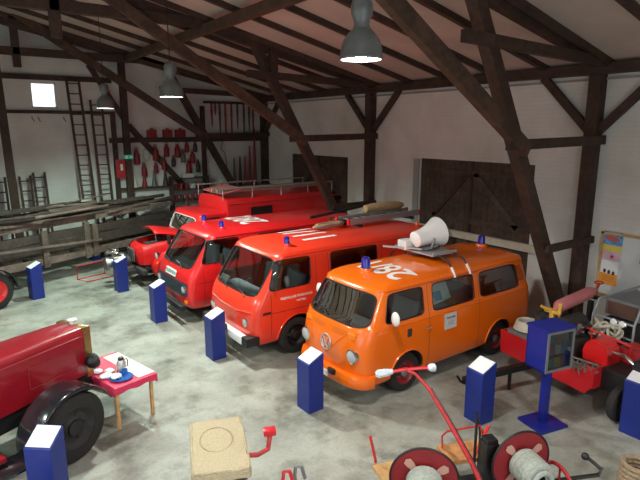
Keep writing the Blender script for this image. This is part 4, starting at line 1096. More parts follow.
# ------------------------------------------------------------------ tool wall
def gp(px, py):   # position on the gable for the measured tools
    return px, py
RY = YG-.10
def lantern(x, z, s, m_, lab, nm='old_lamp'):
    t = thing(nm, lab, 'wall tool', (x, YG, z), 0, 'red tools hung on the gable wall')
    MB().lathe((0, -.10, -.19*s), (0, 0, 1), [(0, 0), (0, .07*s), (.03*s, .085*s), (.26*s, .08*s), (.32*s, .05*s), (.38*s, .03*s), (.39*s, 0)], n=16).build('body', m_, t)
    MB().tube([(-.05*s, -.1, .17*s), (-.03*s, -.1, .25*s), (.03*s, -.1, .25*s), (.05*s, -.1, .17*s)], .01).build('handle', DIMDK, t)
    MB().cyl((0, -.1, .24*s), (0, 0, .24*s), .008, n=6).build('hook', DIMDK, t)
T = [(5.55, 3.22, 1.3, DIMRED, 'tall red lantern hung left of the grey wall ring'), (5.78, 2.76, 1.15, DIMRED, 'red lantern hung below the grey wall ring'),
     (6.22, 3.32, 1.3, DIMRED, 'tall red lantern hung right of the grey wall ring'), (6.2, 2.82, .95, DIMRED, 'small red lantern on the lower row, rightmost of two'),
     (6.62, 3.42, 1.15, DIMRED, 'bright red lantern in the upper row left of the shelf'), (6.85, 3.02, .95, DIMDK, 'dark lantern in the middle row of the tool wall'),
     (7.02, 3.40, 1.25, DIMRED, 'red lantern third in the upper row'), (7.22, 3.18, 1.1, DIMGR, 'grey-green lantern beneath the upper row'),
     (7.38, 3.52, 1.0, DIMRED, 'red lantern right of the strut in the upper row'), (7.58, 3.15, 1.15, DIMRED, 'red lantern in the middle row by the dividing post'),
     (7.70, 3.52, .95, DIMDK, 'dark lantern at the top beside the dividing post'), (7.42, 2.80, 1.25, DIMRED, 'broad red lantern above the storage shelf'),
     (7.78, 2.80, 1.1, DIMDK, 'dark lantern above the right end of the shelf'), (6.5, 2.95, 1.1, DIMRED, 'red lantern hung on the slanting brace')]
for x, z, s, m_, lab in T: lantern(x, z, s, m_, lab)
tag(MB().tube([(5.9+.11*math.cos(a), YG-.05, 3.28+.2*math.sin(a)) for a in [2*PI*q/24 for q in range(24)]], .018, closed=True).build('wall_ring', mat('pale_ring', (.4, .42, .4), .6)), 'grey oval ring hung among the red lanterns', 'ring')
for i, (x, m_, h_) in enumerate([(5.42, CREAM, .42), (5.75, DIMRED, .45), (6.1, DIMGR, .55), (6.5, DIMDK, .55)]):
    o = MB().lathe((x, YG-.14, 2.18), (0, 0, 1), [(0, 0), (0, .11), (.03, .10), (h_*.6, .05), (h_, .03), (h_+.02, 0)], n=18).build('nozzle_cone', m_)
    tag(o, ['cream cone nozzle on the low ledge, leftmost', 'red cone nozzle on the low ledge', 'grey-green cone nozzle on the low ledge', 'dark cone nozzle on the low ledge, rightmost'][i], 'nozzle', 'cone nozzles on the low ledge')
struct(MB().box((6.0, YG-.12, 2.15), (2.2, .24, .05)).build('trim_%d' % n, BEAM, smooth=0), 'low ledge on the tool wall'); n += 1
for i, (x, w_) in enumerate([(6.12, .30), (6.68, .30), (7.15, .34)]):
    tag(MB().box((x, YG-.12, 4.02), (w_, .2, .26), bev=.01).lathe((x, YG-.12, 4.15), (0, 0, 1), [(0, .06), (.05, .05), (.05, 0)], n=12).build('red_box', DIMRED), ['dark red box on the high shelf beam, leftmost of three', 'dark red box on the high shelf beam, middle of three', 'dark red box on the high shelf beam, rightmost of three'][i], 'box', 'boxes on the high shelf beam')
t = thing('exit_sign', 'green glowing emergency exit sign on the gable post', 'sign', (5.2, YG-.40, 3.25))
MB().box((0, 0, 0), (.30, .04, .13), bev=.006).build('sign_panel', GREEN, t)
ar = MB().prism([(-.04, 0), (.0, .05), (.0, .02), (.06, .02), (.06, -.02), (0, -.02), (0, -.05)], face_mat((.07, -.022, 0), (1, 0, 0), (0, 0, 1)), .003); ar.build('arrow', PAPER, t, smooth=0)
ar = MB().prism([(-.03, -.05), (-.03, .05), (.03, .05), (.03, -.05)], face_mat((-.08, -.022, 0), (1, 0, 0), (0, 0, 1)), .003); ar.build('door_symbol', PAPER, t, smooth=0)
t = thing('hose_cabinet', 'red wall cabinet with white marking beside the exit post', 'cabinet', (4.98, YG-.17, 2.85))
MB().box((0, 0, 0), (.36, .16, .62), bev=.01).build('cabinet', OLDRED, t); MB().box((.0, -.085, .05), (.08, .006, .22)).build('marking', WHITE, t, smooth=0)
# storage shelf under the tools
t = thing('storage_shelf', 'dark storage shelf with fittings at the foot of the tool wall', 'shelf', (7.35, YG-.25, 0))
for z in (1.62, 2.02, 2.42): MB().box((0, 0, z), (1.35, .36, .04)).build('shelf_board', BEAM, t, smooth=0)
for x in (-.68, .68): MB().box((x, 0, 1.25), (.05, .38, 2.5)).build('upright', BEAM, t, smooth=0)
cat_ = [('red_coupling', DIMRED, 'red hose coupling'), ('white_carton', MUSLIN, 'white carton'), ('dark_tin', DIMDK, 'dark tin')]
for r, z in enumerate((1.64, 2.04)):
    for q in range(6):
        nm, m_, lb = cat_[(r+q*2) % 3 if q % 2 else 0]
        x = 6.82+.21*q
        o = (MB().cyl((x, YG-.27, z), (x, YG-.27, z+.17), .07, n=16) if nm != 'white_carton' else MB().box((x, YG-.27, z+.09), (.16, .2, .18), bev=.01)).build(nm, m_)
        tag(o, '%s on the %s board of the storage shelf, place %s from the left' % (lb, ['lower', 'upper'][r], ['first', 'second', 'third', 'fourth', 'fifth', 'sixth'][q]), 'fitting', 'fittings on the storage shelf')
tag(MB().box((7.3, YG-.27, 2.51), (.42, .2, .14), bev=.01).build('white_carton', MUSLIN), 'long pale carton on top of the storage shelf', 'carton')

# branch pipes and standpipes in the right part of the gable
def branch(x, zt, L_, m_, lab, grp, up=True):
    q_ = 1. if up else 1.7
    t = thing('branch_pipe', lab, 'branch pipe', (x, YG-.14, zt), 0, grp)
    MB().lathe((0, 0, 0), (0, 0, -1), [(0, 0), (0, .045), (.03, .05), (.06, .035), (L_*.3, .042), (L_*.75, .028), (L_*.97, .018), (L_, .014), (L_, 0)] if up else
               [(0, 0), (0, .016*q_), (L_*.25, .024*q_), (L_*.7, .036*q_), (L_*.9, .042*q_), (L_*.93, .06*q_), (L_, .06*q_), (L_, 0)], n=16).build('pipe', m_, t)
    MB().lathe((0, 0, -L_*(.3 if up else .72)), (0, 0, -1), [(0, .046), (.02, .05), (.04, .046)], n=14).build('grip_ring', DIMDK, t)
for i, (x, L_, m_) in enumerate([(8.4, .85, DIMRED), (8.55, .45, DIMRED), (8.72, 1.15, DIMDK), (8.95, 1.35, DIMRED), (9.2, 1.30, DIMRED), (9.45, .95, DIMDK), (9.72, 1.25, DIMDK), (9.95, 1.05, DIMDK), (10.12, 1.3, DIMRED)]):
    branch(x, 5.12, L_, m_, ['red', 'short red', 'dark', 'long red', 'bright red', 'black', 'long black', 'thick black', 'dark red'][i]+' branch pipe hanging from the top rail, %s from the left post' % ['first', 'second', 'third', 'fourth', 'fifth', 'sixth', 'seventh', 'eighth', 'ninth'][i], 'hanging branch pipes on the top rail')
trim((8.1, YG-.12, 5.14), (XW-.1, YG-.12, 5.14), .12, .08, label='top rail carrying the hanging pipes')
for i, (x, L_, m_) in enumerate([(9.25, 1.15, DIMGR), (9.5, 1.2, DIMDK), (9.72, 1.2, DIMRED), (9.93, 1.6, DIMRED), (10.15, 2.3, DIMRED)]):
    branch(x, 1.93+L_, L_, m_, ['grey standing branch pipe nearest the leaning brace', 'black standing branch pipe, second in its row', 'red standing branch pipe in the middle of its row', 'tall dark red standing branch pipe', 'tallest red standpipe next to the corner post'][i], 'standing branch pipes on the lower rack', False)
tag(MB().box((9.6, YG-.14, 1.90), (1.5, .26, .05)).box((9.0, YG-.14, .95), (.06, .2, 1.9)).box((10.2, YG-.14, .95), (.06, .2, 1.9)).build('pipe_rack', BEAM, smooth=0), 'dark wooden rack holding the standing branch pipes', 'rack')
t = thing('fire_sign', 'small white and red extinguisher sign on the gable wall', 'sign', (8.72, YG-.02, 2.05))
MB().box((0, 0, 0), (.16, .01, .42)).build('sign_board', WHITE, t, smooth=0); MB().box((0.02, -.008, -.02), (.11, .008, .15)).build('red_panel', RED, t, smooth=0)
tag(MB().tube([(8.85, YG-.05, 3.7), (8.75, YG-.05, 3.45), (8.9, YG-.05, 3.3), (8.98, YG-.05, 2.9), (8.95, YG-.05, 2.3)], .012).build('cord', DIMDK), 'dark cord hanging from the shelf beam on the gable wall', 'cord')
# ------------------------------------------------------------------ notice board on the long wall
nb = thing('notice_board', 'white notice board in a wooden frame on the right wall', 'notice board', (XW-.02, 4.17, 1.58))
MB().box((-.01, 0, 0), (.02, 1.88, 1.20)).build('board', mat('board_white', (.62, .66, .68), .6), nb, smooth=0)
f = MB()
for y in (-.96, .96): f.box((-.02, y, 0), (.045, .05, 1.28))
for z in (-.62, .62): f.box((-.02, 0, z), (.045, 1.96, .05))
f.build('frame', LIGHTW, nb, smooth=0)
po = thing('poster', 'colourful poster with blue sky and yellow band, upper left of the notice board', 'poster', (XW-.045, 4.92, 1.98))
MB().box((0, 0, -.02), (.005, .36, .56)).build('sheet', mat('poster_pink', (.72, .50, .60), .5), po, smooth=0)
MB().box((-.004, 0, .13), (.004, .36, .26)).build('picture', mat('poster_blue', (.12, .32, .60), .5, var=.6, scale=14), po, smooth=0)
MB().box((-.004, 0, -.07), (.004, .36, .12)).build('band', mat('poster_yellow', (.75, .62, .12), .5), po, smooth=0)
MB().prism([(-.16, 0), (-.03, .07), (.10, .03), (.16, -.02), (.02, -.05)], face_mat((-.008, .02, .12), (0, -1, 0), (0, 0, 1)), .002).build('painted_shape', mat('poster_red', (.55, .10, .08), .5), po, smooth=0)
MB().prism([(0, .05), (.015, .015), (.05, .015), (.02, -.01), (.03, -.05), (0, -.025), (-.03, -.05), (-.02, -.01), (-.05, .015), (-.015, .015)], face_mat((-.006, -.01, -.23), (0, -1, 0), (0, 0, 1)), .002).build('red_star', RED, po, smooth=0)
p2 = thing('leaflet', 'orange and white leaflet with three dark figures on the notice board', 'leaflet', (XW-.045, 4.94, 1.40))
MB().box((0, 0, .13), (.005, .33, .26)).build('sheet', PAPER, p2, smooth=0); MB().box((0, 0, -.11), (.006, .33, .23)).build('orange_sheet', mat('orange_sheet', (.85, .36, .05), .5), p2, smooth=0)
for i in range(3): MB().sphere((-.006, .08-.085*i, .05-.012*i), .035, (.1, .8, 1.2), 10).build('figure', DIMDK, p2)
for z in (-.06, -.10, -.14): MB().box((-.005, 0, z), (.003, .24, .012)).build('text_line', mat('ink_orange', (.6, .2, .03), .5), p2, smooth=0)
p3 = thing('leaflet', 'grey printed leaflet at the right of the notice board', 'leaflet', (XW-.045, 4.28, 1.86))
MB().box((0, 0, 0), (.005, .34, .48)).build('sheet', MUSLIN, p3, smooth=0); MB().box((-.004, -.01, -.02), (.003, .26, .26)).build('photo', mat('grey_photo', (.22, .20, .22), .5, var=.7, scale=12), p3, smooth=0)

# ------------------------------------------------------------------ red equipment trailer
tl = thing('fire_trailer', 'low red fire trailer loaded with pump gear near the right edge', 'trailer', (8.20, 4.32, 0), D(-6))
# local: long axis along y (towards the camera = -y); side facing the room = -x
b = MB()
b.prism([(-.80, .42), (-.68, .28), (.92, .34), (.97, .74), (.35, .72), (-.25, .70), (-.80, .72)], Matrix(((0, 0, 1, -.62), (1, 0, 0, 0), (0, 1, 0, 0), (0, 0, 0, 1))), .03)
b.prism([(-.80, .42), (-.68, .28), (.92, .34), (.97, .74), (-.80, .72)], Matrix(((0, 0, 1, .31), (1, 0, 0, 0), (0, 1, 0, 0), (0, 0, 0, 1))), .03)
b.box((-.15, .94, .54), (.92, .03, .40)); b.box((-.15, -.79, .56), (.92, .03, .32)); b.box((-.15, .08, .40), (.90, 1.7, .03))
b.build('box_body', RED2, tl, smooth=0)
hm = MB().prism([(-.20, 0), (-.20, .14)] + [(.20*math.cos(D(180-15*q)), .17+.20*math.sin(D(180-15*q))) for q in range(13)] + [(.20, 0)], Matrix(((0, 0, 1, -.36), (1, 0, 0, -.62), (0, 1, 0, .68), (0, 0, 0, 1))), .34)
bmesh.ops.bevel(hm.bm, geom=list(hm.bm.edges), offset=.02, segments=2, affect='EDGES'); hm.build('hose_drum_cover', RED, tl)
hm = MB().prism([(-.18, 0), (-.18, .16), (-.1, .24), (.08, .26), (.16, .22), (.2, .14), (.2, 0)], Matrix(((0, 0, 1, .05), (1, 0, 0, -.85), (0, 1, 0, .66), (0, 0, 0, 1))), .38)
hm.build('hose_drum_cover', OLDRED, tl)
for s in (-1, 1): make_wheel(tl, (-.08+s*.34, -1.12, .27), .27, .13, s, DARK, BLACK)
MB().box((-.12, -1.05, .56), (.62, .72, .30), bev=.02).build('chassis', BLACK, tl)
MB().cyl((-.45, -1.12, .27), (.25, -1.12, .27), .03).build('axle', BLACK, tl)
MB().tube([(.04, .62, 1.06), (.03, -.2, 1.04), (.0, -.95, 1.0)], .020).build('grab_rail', RED, tl)
for y, z in ((.60, 1.06), (-.3, 1.03), (-.93, 1.0)): MB().cyl((.03, y, .5), (.03, y, z), .014).build('rail_post', RED, tl)
en = MB().box((-.05, .15, .66), (.55, .75, .40), bev=.04).cyl((-.2, .1, 1.0), (.3, .1, 1.0), .16).box((.1, .5, .98), (.4, .3, .22), bev=.03).cyl((-.3, .45, .9), (-.3, .45, 1.12), .07).tube([(-.3, .0, .95), (-.1, -.2, 1.08), (.2, -.15, 1.02), (.35, .1, 1.1)], .03)
en.build('pump_engine', DARK, tl)
for x, y in ((-.30, .12), (-.12, -.12), (.1, .45)): MB().cyl((x, y, .95), (x, y-.08, 1.10), .05).build('outlet', STEEL, tl)
dk = MB().box((-.35, -1.36, .70), (.30, .20, .60), bev=.03); dk.build('tool_locker', BLACK, tl)
MB().tube([(-.45, -.95, 1.0), (-.50, -1.15, 1.04), (-.48, -1.28, .96)], .025).build('elbow', CHROME, tl)
MB().bar((-.5, .2, .40), (-2.0, .42, .34), .09, .10).build('drawbar', BLACK, tl)
MB().tube([(-2.0, .42, .30), (-2.06, .43, .34), (-2.12, .44, .44)], .02).build('tow_hook', BLACK, tl)
MB().bar((-1.1, .30, .02), (-1.1, .30, .34), .04, .04).build('prop_stand', BLACK, tl)
MB().tube([(-1.75+.14*math.cos(a), .40+.03*math.sin(a*2), .36+.12*math.sin(a)) for a in [2*PI*q/24 for q in range(24)]], .012, closed=True).build('cable_loop', BLACK, tl)
hc = MB()
for q in range(5): hc.tube([(.20*(1-.05*q)*math.cos(a), .20*(1-.05*q)*math.sin(a), .03+.03*q) for a in [2*PI*w_/30 for w_ in range(30)]], .022, closed=True)
tag(hc.build('coiled_hose', CREAM, loc=(7.90, 4.98, .80)), 'cream coiled hose on the rear end of the red trailer', 'hose')
tag(MB().box((7.90, 4.98, .75), (.46, .46, .09), bev=.01).build('hose_tray', GREY), 'grey tray under the cream coiled hose', 'tray')
rp = MB(); rnd = random.Random(4)
for q in range(0):
    x0 = 7.50+.005*q; y0 = 4.12-.06*q; L_ = rnd.uniform(.12, .26)
    rp.tube([(x0+.10, y0, .78), (x0-.02, y0-.01, .77), (x0-.06, y0-.02, .77-L_*.6), (x0-.04, y0-.05, .77-L_), (x0-.06, y0-.08, .77-L_*.5), (x0+.0, y0-.09, .78)], .012, n=6)
for w_ in range(5):
    P = []
    for q in range(26):
        f_ = q/25; P.append((7.50+rnd.uniform(-.03, .03)+.03*f_, 4.20-.62*f_+rnd.uniform(-.03, .03), .80-.02*w_-(.03+.12*abs(math.sin(q*1.1+w_)))*(.5+rnd.random()*.6)))
    rp.tube(P, .010, n=5)
rp.tube([(7.56, 4.2, .76), (7.52, 3.9, .78), (7.54, 3.55, .78)], .016)
tag(rp.build('rope', mat('grey_rope', (.20, .20, .16), .9, bump=.5, scale=60)), 'tangled grey rope hung over the side of the red trailer', 'rope')
# pink-red cylinder with yellow stand
c_ = thing('pressure_cylinder', 'faded red pressure cylinder lying tilted between yellow brackets', 'cylinder', (8.72, 4.58, 1.33), D(-4))
M_ = Matrix.Rotation(D(-7), 4, 'Y')
def R_(p): return M_ @ Vector(p)
MB().lathe(R_((-.62, 0, 0)), R_((1, 0, 0)), [(0, 0), (0, .04), (.03, .06), (.08, .095), (.13, .105), (.95, .105), (1.03, .08), (1.08, .04), (1.14, .03), (1.14, 0)], n=30).build('cylinder_body', PINK, c_)
MB().tube([R_((.50, 0, 0)), R_((.58, 0, .04)), R_((.62, 0, .10))], .022).build('valve', OLDRED, c_)
MB().tube([R_((.60+.07*math.cos(a), .07*math.sin(a), .11)) for a in [2*PI*q/16 for q in range(16)]], .012, closed=True).build('valve_wheel', OLDRED, c_)
st = thing('cylinder_stand', 'yellow metal stand holding the faded red cylinder on the trailer', 'stand', (8.70, 4.60, 0), D(-4))
for x in (-.62, .45):
    MB().box((x, 0, .60), (.08, .08, 1.2), bev=.01).box((x, 0, 1.20+(.0 if x < 0 else .08)), (.13, .24, .05), bev=.01).build('bracket', YELLOW if x < 0 else BLACK, st)
MB().box((-.08, 0, .80), (1.3, .2, .05)).build('rail', YELLOW, st, smooth=0)
MB().bar((-.70, -.16, 1.18), (-.52, -.06, 1.32), .05, .04).bar((-.78, .12, 1.28), (-.6, .0, 1.2), .05, .04).build('clamp', YELLOW, st)
# grey metal cart with a box hood
gc = thing('generator_cart', 'grey metal generator on a pipe-framed cart below the notice board', 'generator', (9.52, 3.98, 0), D(-6))
MB().box((.05, 0, 1.18), (.85, .62, .30), bev=.02).build('housing', GREY, gc)
MB().box((-.385, 0, 1.17), (.02, .50, .22)).build('side_panel', mat('brown_panel', (.12, .06, .045), .5), gc, smooth=0)
pf = MB()
for y in (-.36, .36):
    pf.tube([(-.62, y, .02), (-.62, y, 1.05), (-.50, y, 1.30), (.7, y, 1.34)], .02)
    pf.tube([(-.62, y, .42), (.62, y, .42)], .02); pf.tube([(.62, y, .0), (.62, y, 1.3)], .02)
pf.tube([(-.62, -.36, .72), (-.62, .36, .72)], .02)
for z in (.55, .8, 1.05): pf.tube([(-.62, -.36, z), (-.62, .36, z)], .018)
pf.build('pipe_frame', mat('pale_grey_paint', (.30, .34, .37), .45), gc)
MB().box((.0, 0, .72), (.9, .55, .55), bev=.04).build('motor', DARK, gc)
for y in (-.03, -.18):
    a_ = MB().lathe((-.62, y, 1.02), (-1, 0, .3), [(0, 0), (0, .062), (.04, .062), (.045, .055), (.045, 0)], n=22).build('dial_gauge', CHROME, gc)
    MB().lathe((-.62, y, 1.02), (-1, 0, .3), [(.046, .054), (.048, 0)], n=20).build('dial_face', PAPER, a_)
MB().cyl((.25, -.1, 1.33), (.25, -.1, 1.58), .015).build('aerial_rod', GREY, gc)
for q in range(2): MB().cyl((-.35, -.42-.13*q, 1.02+.18*q), (.9, -.50-.13*q, 1.14+.2*q), .022).build('handle_bar', MATS['pale_grey_paint'], gc)
cb = MB(); rnd = random.Random(9); pts = []
for q in range(90): a = q*.6; pts.append((8.72+.08*math.cos(a*1.3)+.04*math.sin(a*.37), 4.05+.19*math.sin(a*.53)+.05*math.cos(a), .86+.13*math.sin(a*.71)+.02*q/30))
cb.tube(pts, .024, n=7)
tag(cb.build('cream_hose', CREAM), 'tangle of cream hose in front of the grey generator', 'hose')
tag(MB().box((8.72, 4.05, .67), (.32, .6, .05)).box((8.72, 3.80, .33), (.25, .05, .66)).box((8.72, 4.30, .33), (.25, .05, .66)).build('hose_bench', BLACK, smooth=0), 'low black bench under the cream hose tangle', 'bench')
for i, (x, y, z, m_, lab) in enumerate([(8.75, 3.42, .90, YELLOW, 'yellow pump casing in front of the generator, leftmost'), (8.98, 3.32, .92, mat('maroon_part', (.25, .04, .05), .5), 'dark red pump casing between the yellow ones'), (9.18, 3.18, .92, YELLOW, 'yellow pump casing at the right picture edge')]):
    t = thing('hand_pump', lab, 'pump', (x, y, z-.2), 0, 'pump casings before the generator')
    MB().cyl((0, 0, .1), (0, 0, .30), .085, .07, n=18).lathe((0, 0, .3), (0, 0, 1), [(0, .07), (.05, .05), (.06, 0)], n=16).build('casing', m_, t)
    MB().tube([(0, 0, .2), (-.12, -.03, .22), (-.16, -.04, .28)], .03).build('spout', m_, t)
    MB().cyl((0, 0, -.7), (0, 0, .12), .03, n=10).build('foot', BLACK, t)

# ------------------------------------------------------------------ hose reel cart in the foreground
RA = D(-22)
hc = thing('hose_reel_cart', 'wooden hand cart with two red hose reels and a raised red drawbar', 'cart', (4.35, 3.25, 0), RA)
def reel(x, y, z, yaw, drum_r, drum_l):
    M_ = Matrix.Translation((x, y, z)) @ Matrix.Rotation(yaw, 4, 'Z')
    def P(p): return M_ @ Vector(p)
    ax = (M_.to_3x3() @ Vector((0, -1, 0))); R0 = .355
    d_ = MB().lathe(P((0, .01, 0)), ax, [(0, 0), (0, R0-.01), (.012, R0-.01), (.012, 0)], n=48).build('reel_disc', mat('reel_red', (.24, .014, .02), .45, var=.1), hc)
    MB().tube([P((R0*math.cos(a), 0, R0*math.sin(a))) for a in [2*PI*q/48 for q in range(48)]], .012, closed=True).build('rim_hoop', BLACK, d_)
    for a in (.6, 2.3, 4.1, 5.5):
        c0 = P((.22*math.cos(a), -.012, .22*math.sin(a)))
        u = M_.to_3x3() @ Vector((math.cos(a), 0, math.sin(a))); v = M_.to_3x3() @ Vector((-math.sin(a), 0, math.cos(a)))
        MB().prism([(-.11, -.018), (-.11, .018), (.0, .045), (.05, .045), (.075, .0), (.05, -.045), (.0, -.045)], face_mat(c0, u, v), .006).build('slotted_plate', mat('worn_pink', (.50, .28, .22), .6), d_, smooth=0)
    prof = [(.01, .05), (.02, drum_r*.92)]
    for q in range(9): prof += [(.03+drum_l*q/9, drum_r*(1.0 if q % 2 else .95)), (.03+drum_l*(q+.5)/9, drum_r*1.02)]
    prof += [(.03+drum_l, drum_r*.9), (.03+drum_l, .05)]
    MB().lathe(P((0, 0, 0)), ax, prof, n=32).build('wound_hose', HOSE, d_)
    pts = [P((.10*math.cos(a)*(1+.1*q/40), -.03-drum_l-.02, .10*math.sin(a))) for q, a in enumerate([2*PI*w_/14 for w_ in range(30)])]
    MB().tube(pts, .028).build('hose_end', HOSE, d_)
    MB().cyl(P((0, .12, 0)), P((0, -drum_l-.12, 0)), .022).build('reel_axle', BLACK, d_)
reel(-.62, -.10, .60, D(-22), .185, .34); reel(.55, -.06, .60, D(2), .175, .32)
bd = MB()
MB().box((-.80, .30, .40), (.34, .40, .05), rot=D(6), bev=.006).build('deck_board', LIGHTW, hc, smooth=0)
MB().box((.18, .50, .40), (.56, .34, .05), rot=D(0), bev=.006).build('deck_board', wood('orange_wood', (.55, .26, .10), dark=.6, rough=.5), hc, smooth=0)
MB().box((-.1, .1, .33), (1.7, .08, .09)).box((-.1, -.5, .33), (1.7, .08, .09)).build('chassis_beam', BLACK, hc, smooth=0)
MB().box((-.1, -.2, .33), (.08, 1.1, .08)).build('chassis_beam', BLACK, hc, smooth=0)
for s in (-1, 1):
    MB().box((s*.95-.05, -.2, .26), (.05, .6, .06)).build('axle_arm', BLACK, hc, smooth=0)
    w_ = MB().tube([(s*1.0-.05+.0, -.2+.27*math.cos(a), .29+.27*math.sin(a)) for a in [2*PI*q/28 for q in range(28)]], .022, closed=True)
    for q in range(8): a = 2*PI*q/8; w_.tube([(s*1.0-.05, -.2, .29), (s*1.0-.05, -.2+.26*math.cos(a), .29+.26*math.sin(a))], .012, n=6)
    w_.build('cart_wheel', OLDRED, hc)
MB().tube([(-.06, .60, .42), (-.10, .55, .62), (.02, .66, .60), (.5, .72, .58), (.55, .70, .42)], .012).build('red_rail', RED, hc)
MB().bar((-.92, .55, .40), (-.98, .60, .72), .035, .02).build('latch_bar', RED, hc)
MB().bar((.15, .28, .42), (.42, .40, .78), .03, .02).build('latch_bar', RED, hc)
MB().box((.26, .12, .56), (.17, .18, .42), bev=.02).box((.26, .12, .79), (.13, .14, .06), bev=.01).build('lantern_box', BLACK, hc)
MB().cyl((.16, .24, .42), (.17, .26, 1.05), .016).build('upright_rod', BLACK, hc)
MB().tube([(.86, .30, .42), (1.02, .32, .46), (1.16, .34, .46)], .022).build('side_lever', BLACK, hc)
# raised drawbar with wrapped handle
db = [(-.02, -.38, .45), (-.08, -.05, .72), (-.16, .35, .98), (-.22, .72, 1.17), (-.30, .93, 1.26), (-.40, 1.02, 1.29)]
MB().tube(db, [.026, .025, .024, .022, .020, .020], n=10).build('drawbar', OLDRED, hc)
MB().tube([(p[0]+.035, p[1]+.005, p[2]-.012) for p in db[:4]], .014).build('drawbar_strap', BLACK, hc)
ch = [(-.72, 1.04, 1.26), (-.40, 1.02, 1.29), (-.10, .98, 1.30)]
ha = MB().tube(ch, .022).build('cross_handle', RED2, hc)
for p, q in (((-.56, 1.03, 1.275), (-.76, 1.042, 1.257)), ((-.12, .98, 1.30), (-.02, .97, 1.30))):
    a_ = Vector(p); b_ = Vector(q); d_ = (b_-a_)
    MB().lathe(a_-d_*.1, d_, [(0, .0), (.02, .03), (d_.length*.5, .048), (d_.length, .052), (d_.length*1.15, .03), (d_.length*1.16, 0)], n=14).build('cloth_wrap', mat('blue_white_wrap', (.62, .72, .80), .8, var=.3, scale=25), ha)

# ------------------------------------------------------------------ sack covered seat box on red legs
sb = thing('sackcloth_seat', 'square seat box covered with sackcloth on red iron legs', 'seat', (2.04, 4.74, 0), D(-21))
cu = MB().box((0, 0, .88), (.58, .98, .12), bev=.03)
bmesh.ops.subdivide_edges(cu.bm, edges=list(cu.bm.edges), cuts=5, use_grid_fill=True)
rnd = random.Random(3)
for v in cu.bm.verts:
    v.co += Vector((rnd.uniform(-1, 1), rnd.uniform(-1, 1), rnd.uniform(-1, 1)))*.006
    if v.co.z > .92: v.co.z += .02*(1-min(1, (v.co.x/.27)**2))*(1-min(1, (v.co.y/.48)**2))
cu.build('sackcloth_cushion', BURLAP, sb, smooth=60)
MB().tube([(.17*math.cos(a)-.02, .23*math.sin(a)+.05, .956) for a in [2*PI*q/36 for q in range(36)]], .006, closed=True).build('round_seam', mat('seam_brown', (.38, .31, .20), .9), sb)
MB().box((0, 0, .80), (.50, .90, .05)).build('seat_board', OLDD, sb, smooth=0)
for x in (-.18, .18):
    for y in (-.38, .38): MB().bar((x, y, 0), (x, y, .79), .04, .04).build('leg', OLDRED, sb, smooth=0)
MB().tube([(.20, .02, .74), (.42, .05, .70), (.54, .10, .72), (.57, .16, .84)], .028).build('foot_bar', OLDRED, sb)
MB().box((.57, .18, .88), (.14, .10, .07), bev=.015).build('foot_pad', RED2, sb)
for i, x in enumerate((.30, .50)):
    pass
ln = thing('hand_lamp', 'pair of red grey curved guards standing at the bottom edge', 'guard', (2.84, 4.55, 0), 0)
for i, x in enumerate((-.10, .06)):
    MB().tube([(x, 0, 0), (x-.02, .02, .30), (x+.0, .03, .40), (x+.06, .0, .40), (x+.09, -.03, .25)], .022).build('guard_hoop', RED2 if i == 0 else GREY, ln)
MB().box((0, 0, .012), (.4, .14, .024)).build('foot', BLACK, ln, smooth=0)
ck_ = thing('crank_handle', 'small red and black crank standing behind the reel cart', 'crank', (5.36, 3.92, 0), D(20))
MB().box((0, 0, .01), (.16, .12, .02)).build('foot', BLACK, ck_, smooth=0)
MB().tube([(0, 0, .02), (-.02, .0, .30), (-.08, .02, .52)], .013).build('rod', BLACK, ck_)
MB().tube([(-.02, 0, .28), (.08, .0, .28), (.12, 0, .20)], .018).build('grip', RED2, ck_)
cr = MB()
for q in range(9): cr.tube([((.17-.006*abs(q-4))*math.cos(a), (.17-.006*abs(q-4))*math.sin(a), .04+.055*q) for a in [2*PI*w_/28 for w_ in range(28)]], .03, closed=True)
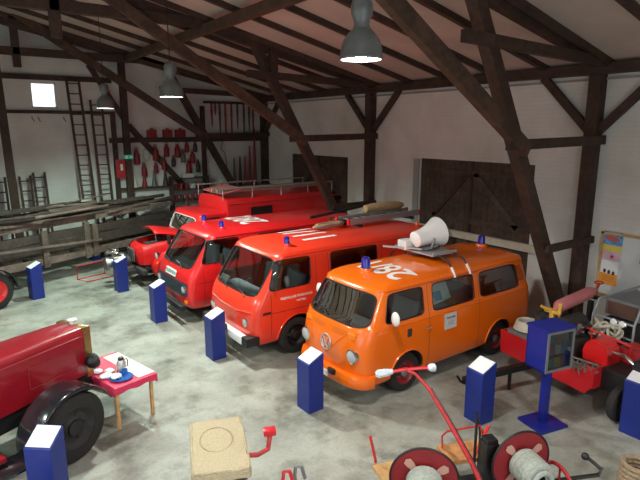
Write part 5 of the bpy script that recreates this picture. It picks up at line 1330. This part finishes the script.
tag(cr.build('rope_coil', BROWNF, loc=(6.02, 2.28, 0)), 'brown coiled rope drum at the bottom right corner', 'rope')
lv = thing('floor_lever', 'black iron lever with ball end beside the brown rope coil', 'lever', (5.62, 2.55, 0), D(-25))
MB().tube([(-.6, 0, .35), (.05, 0, .35), (.10, .02, .40), (.02, .16, .46)], .022).build('lever_arm', BLACK, lv); MB().sphere((.0, .18, .47), .045).build('ball_grip', BLACK, lv)
MB().cyl((-.25, 0, 0), (-.25, 0, .35), .025).build('lever_post', BLACK, lv)

# ------------------------------------------------------------------ light, sky, camera
w = bpy.data.worlds.new('sky'); SC.world = w; w.use_nodes = True
bg = w.node_tree.nodes['Background']; bg.inputs['Color'].default_value = (.90, .95, 1.0, 1); bg.inputs['Strength'].default_value = SKY
# daylight portals in the two added gateways and the window
for nm, loc, rot, sx, sy in (('added_gate_left', (XL-.1, 4, 1.85), (0, D(-90), 0), 3.7, 6), ('added_gate_back', (1, YB-.1, 2.9), (D(90), 0, 0), 6, 5.6), ('window_light', ((WX0+WX1)/2, YG+.25, (WZ0+WZ1)/2), (D(-90), 0, 0), .7, .75)):
    ld_ = bpy.data.lights.new(nm, 'AREA'); ld_.shape = 'RECTANGLE'; ld_.size = sx; ld_.size_y = sy
    ld_.cycles.is_portal = True
    lo = bpy.data.objects.new(nm, ld_); COL.objects.link(lo); lo.location = loc; lo.rotation_euler = rot
cd = bpy.data.cameras.new('camera'); cd.sensor_width = 36; cd.lens = 530/640*36; cd.clip_start = .05
co = bpy.data.objects.new('camera', cd); COL.objects.link(co); SC.camera = co
co.location = (0, 0, 4.2); co.rotation_euler = (D(90-11.9), 0, D(-35.3))
SC.view_settings.view_transform = 'Standard'; SC.view_settings.look = 'None'; SC.view_settings.gamma = 1; SC.view_settings.use_curve_mapping = False
SC.view_settings.exposure = EXPO
SC.cycles.use_denoising = True
SC.cycles.max_bounces = 8; SC.cycles.transparent_max_bounces = 12; SC.cycles.sample_clamp_indirect = 4
SC.cycles.caustics_reflective = False; SC.cycles.caustics_refractive = False
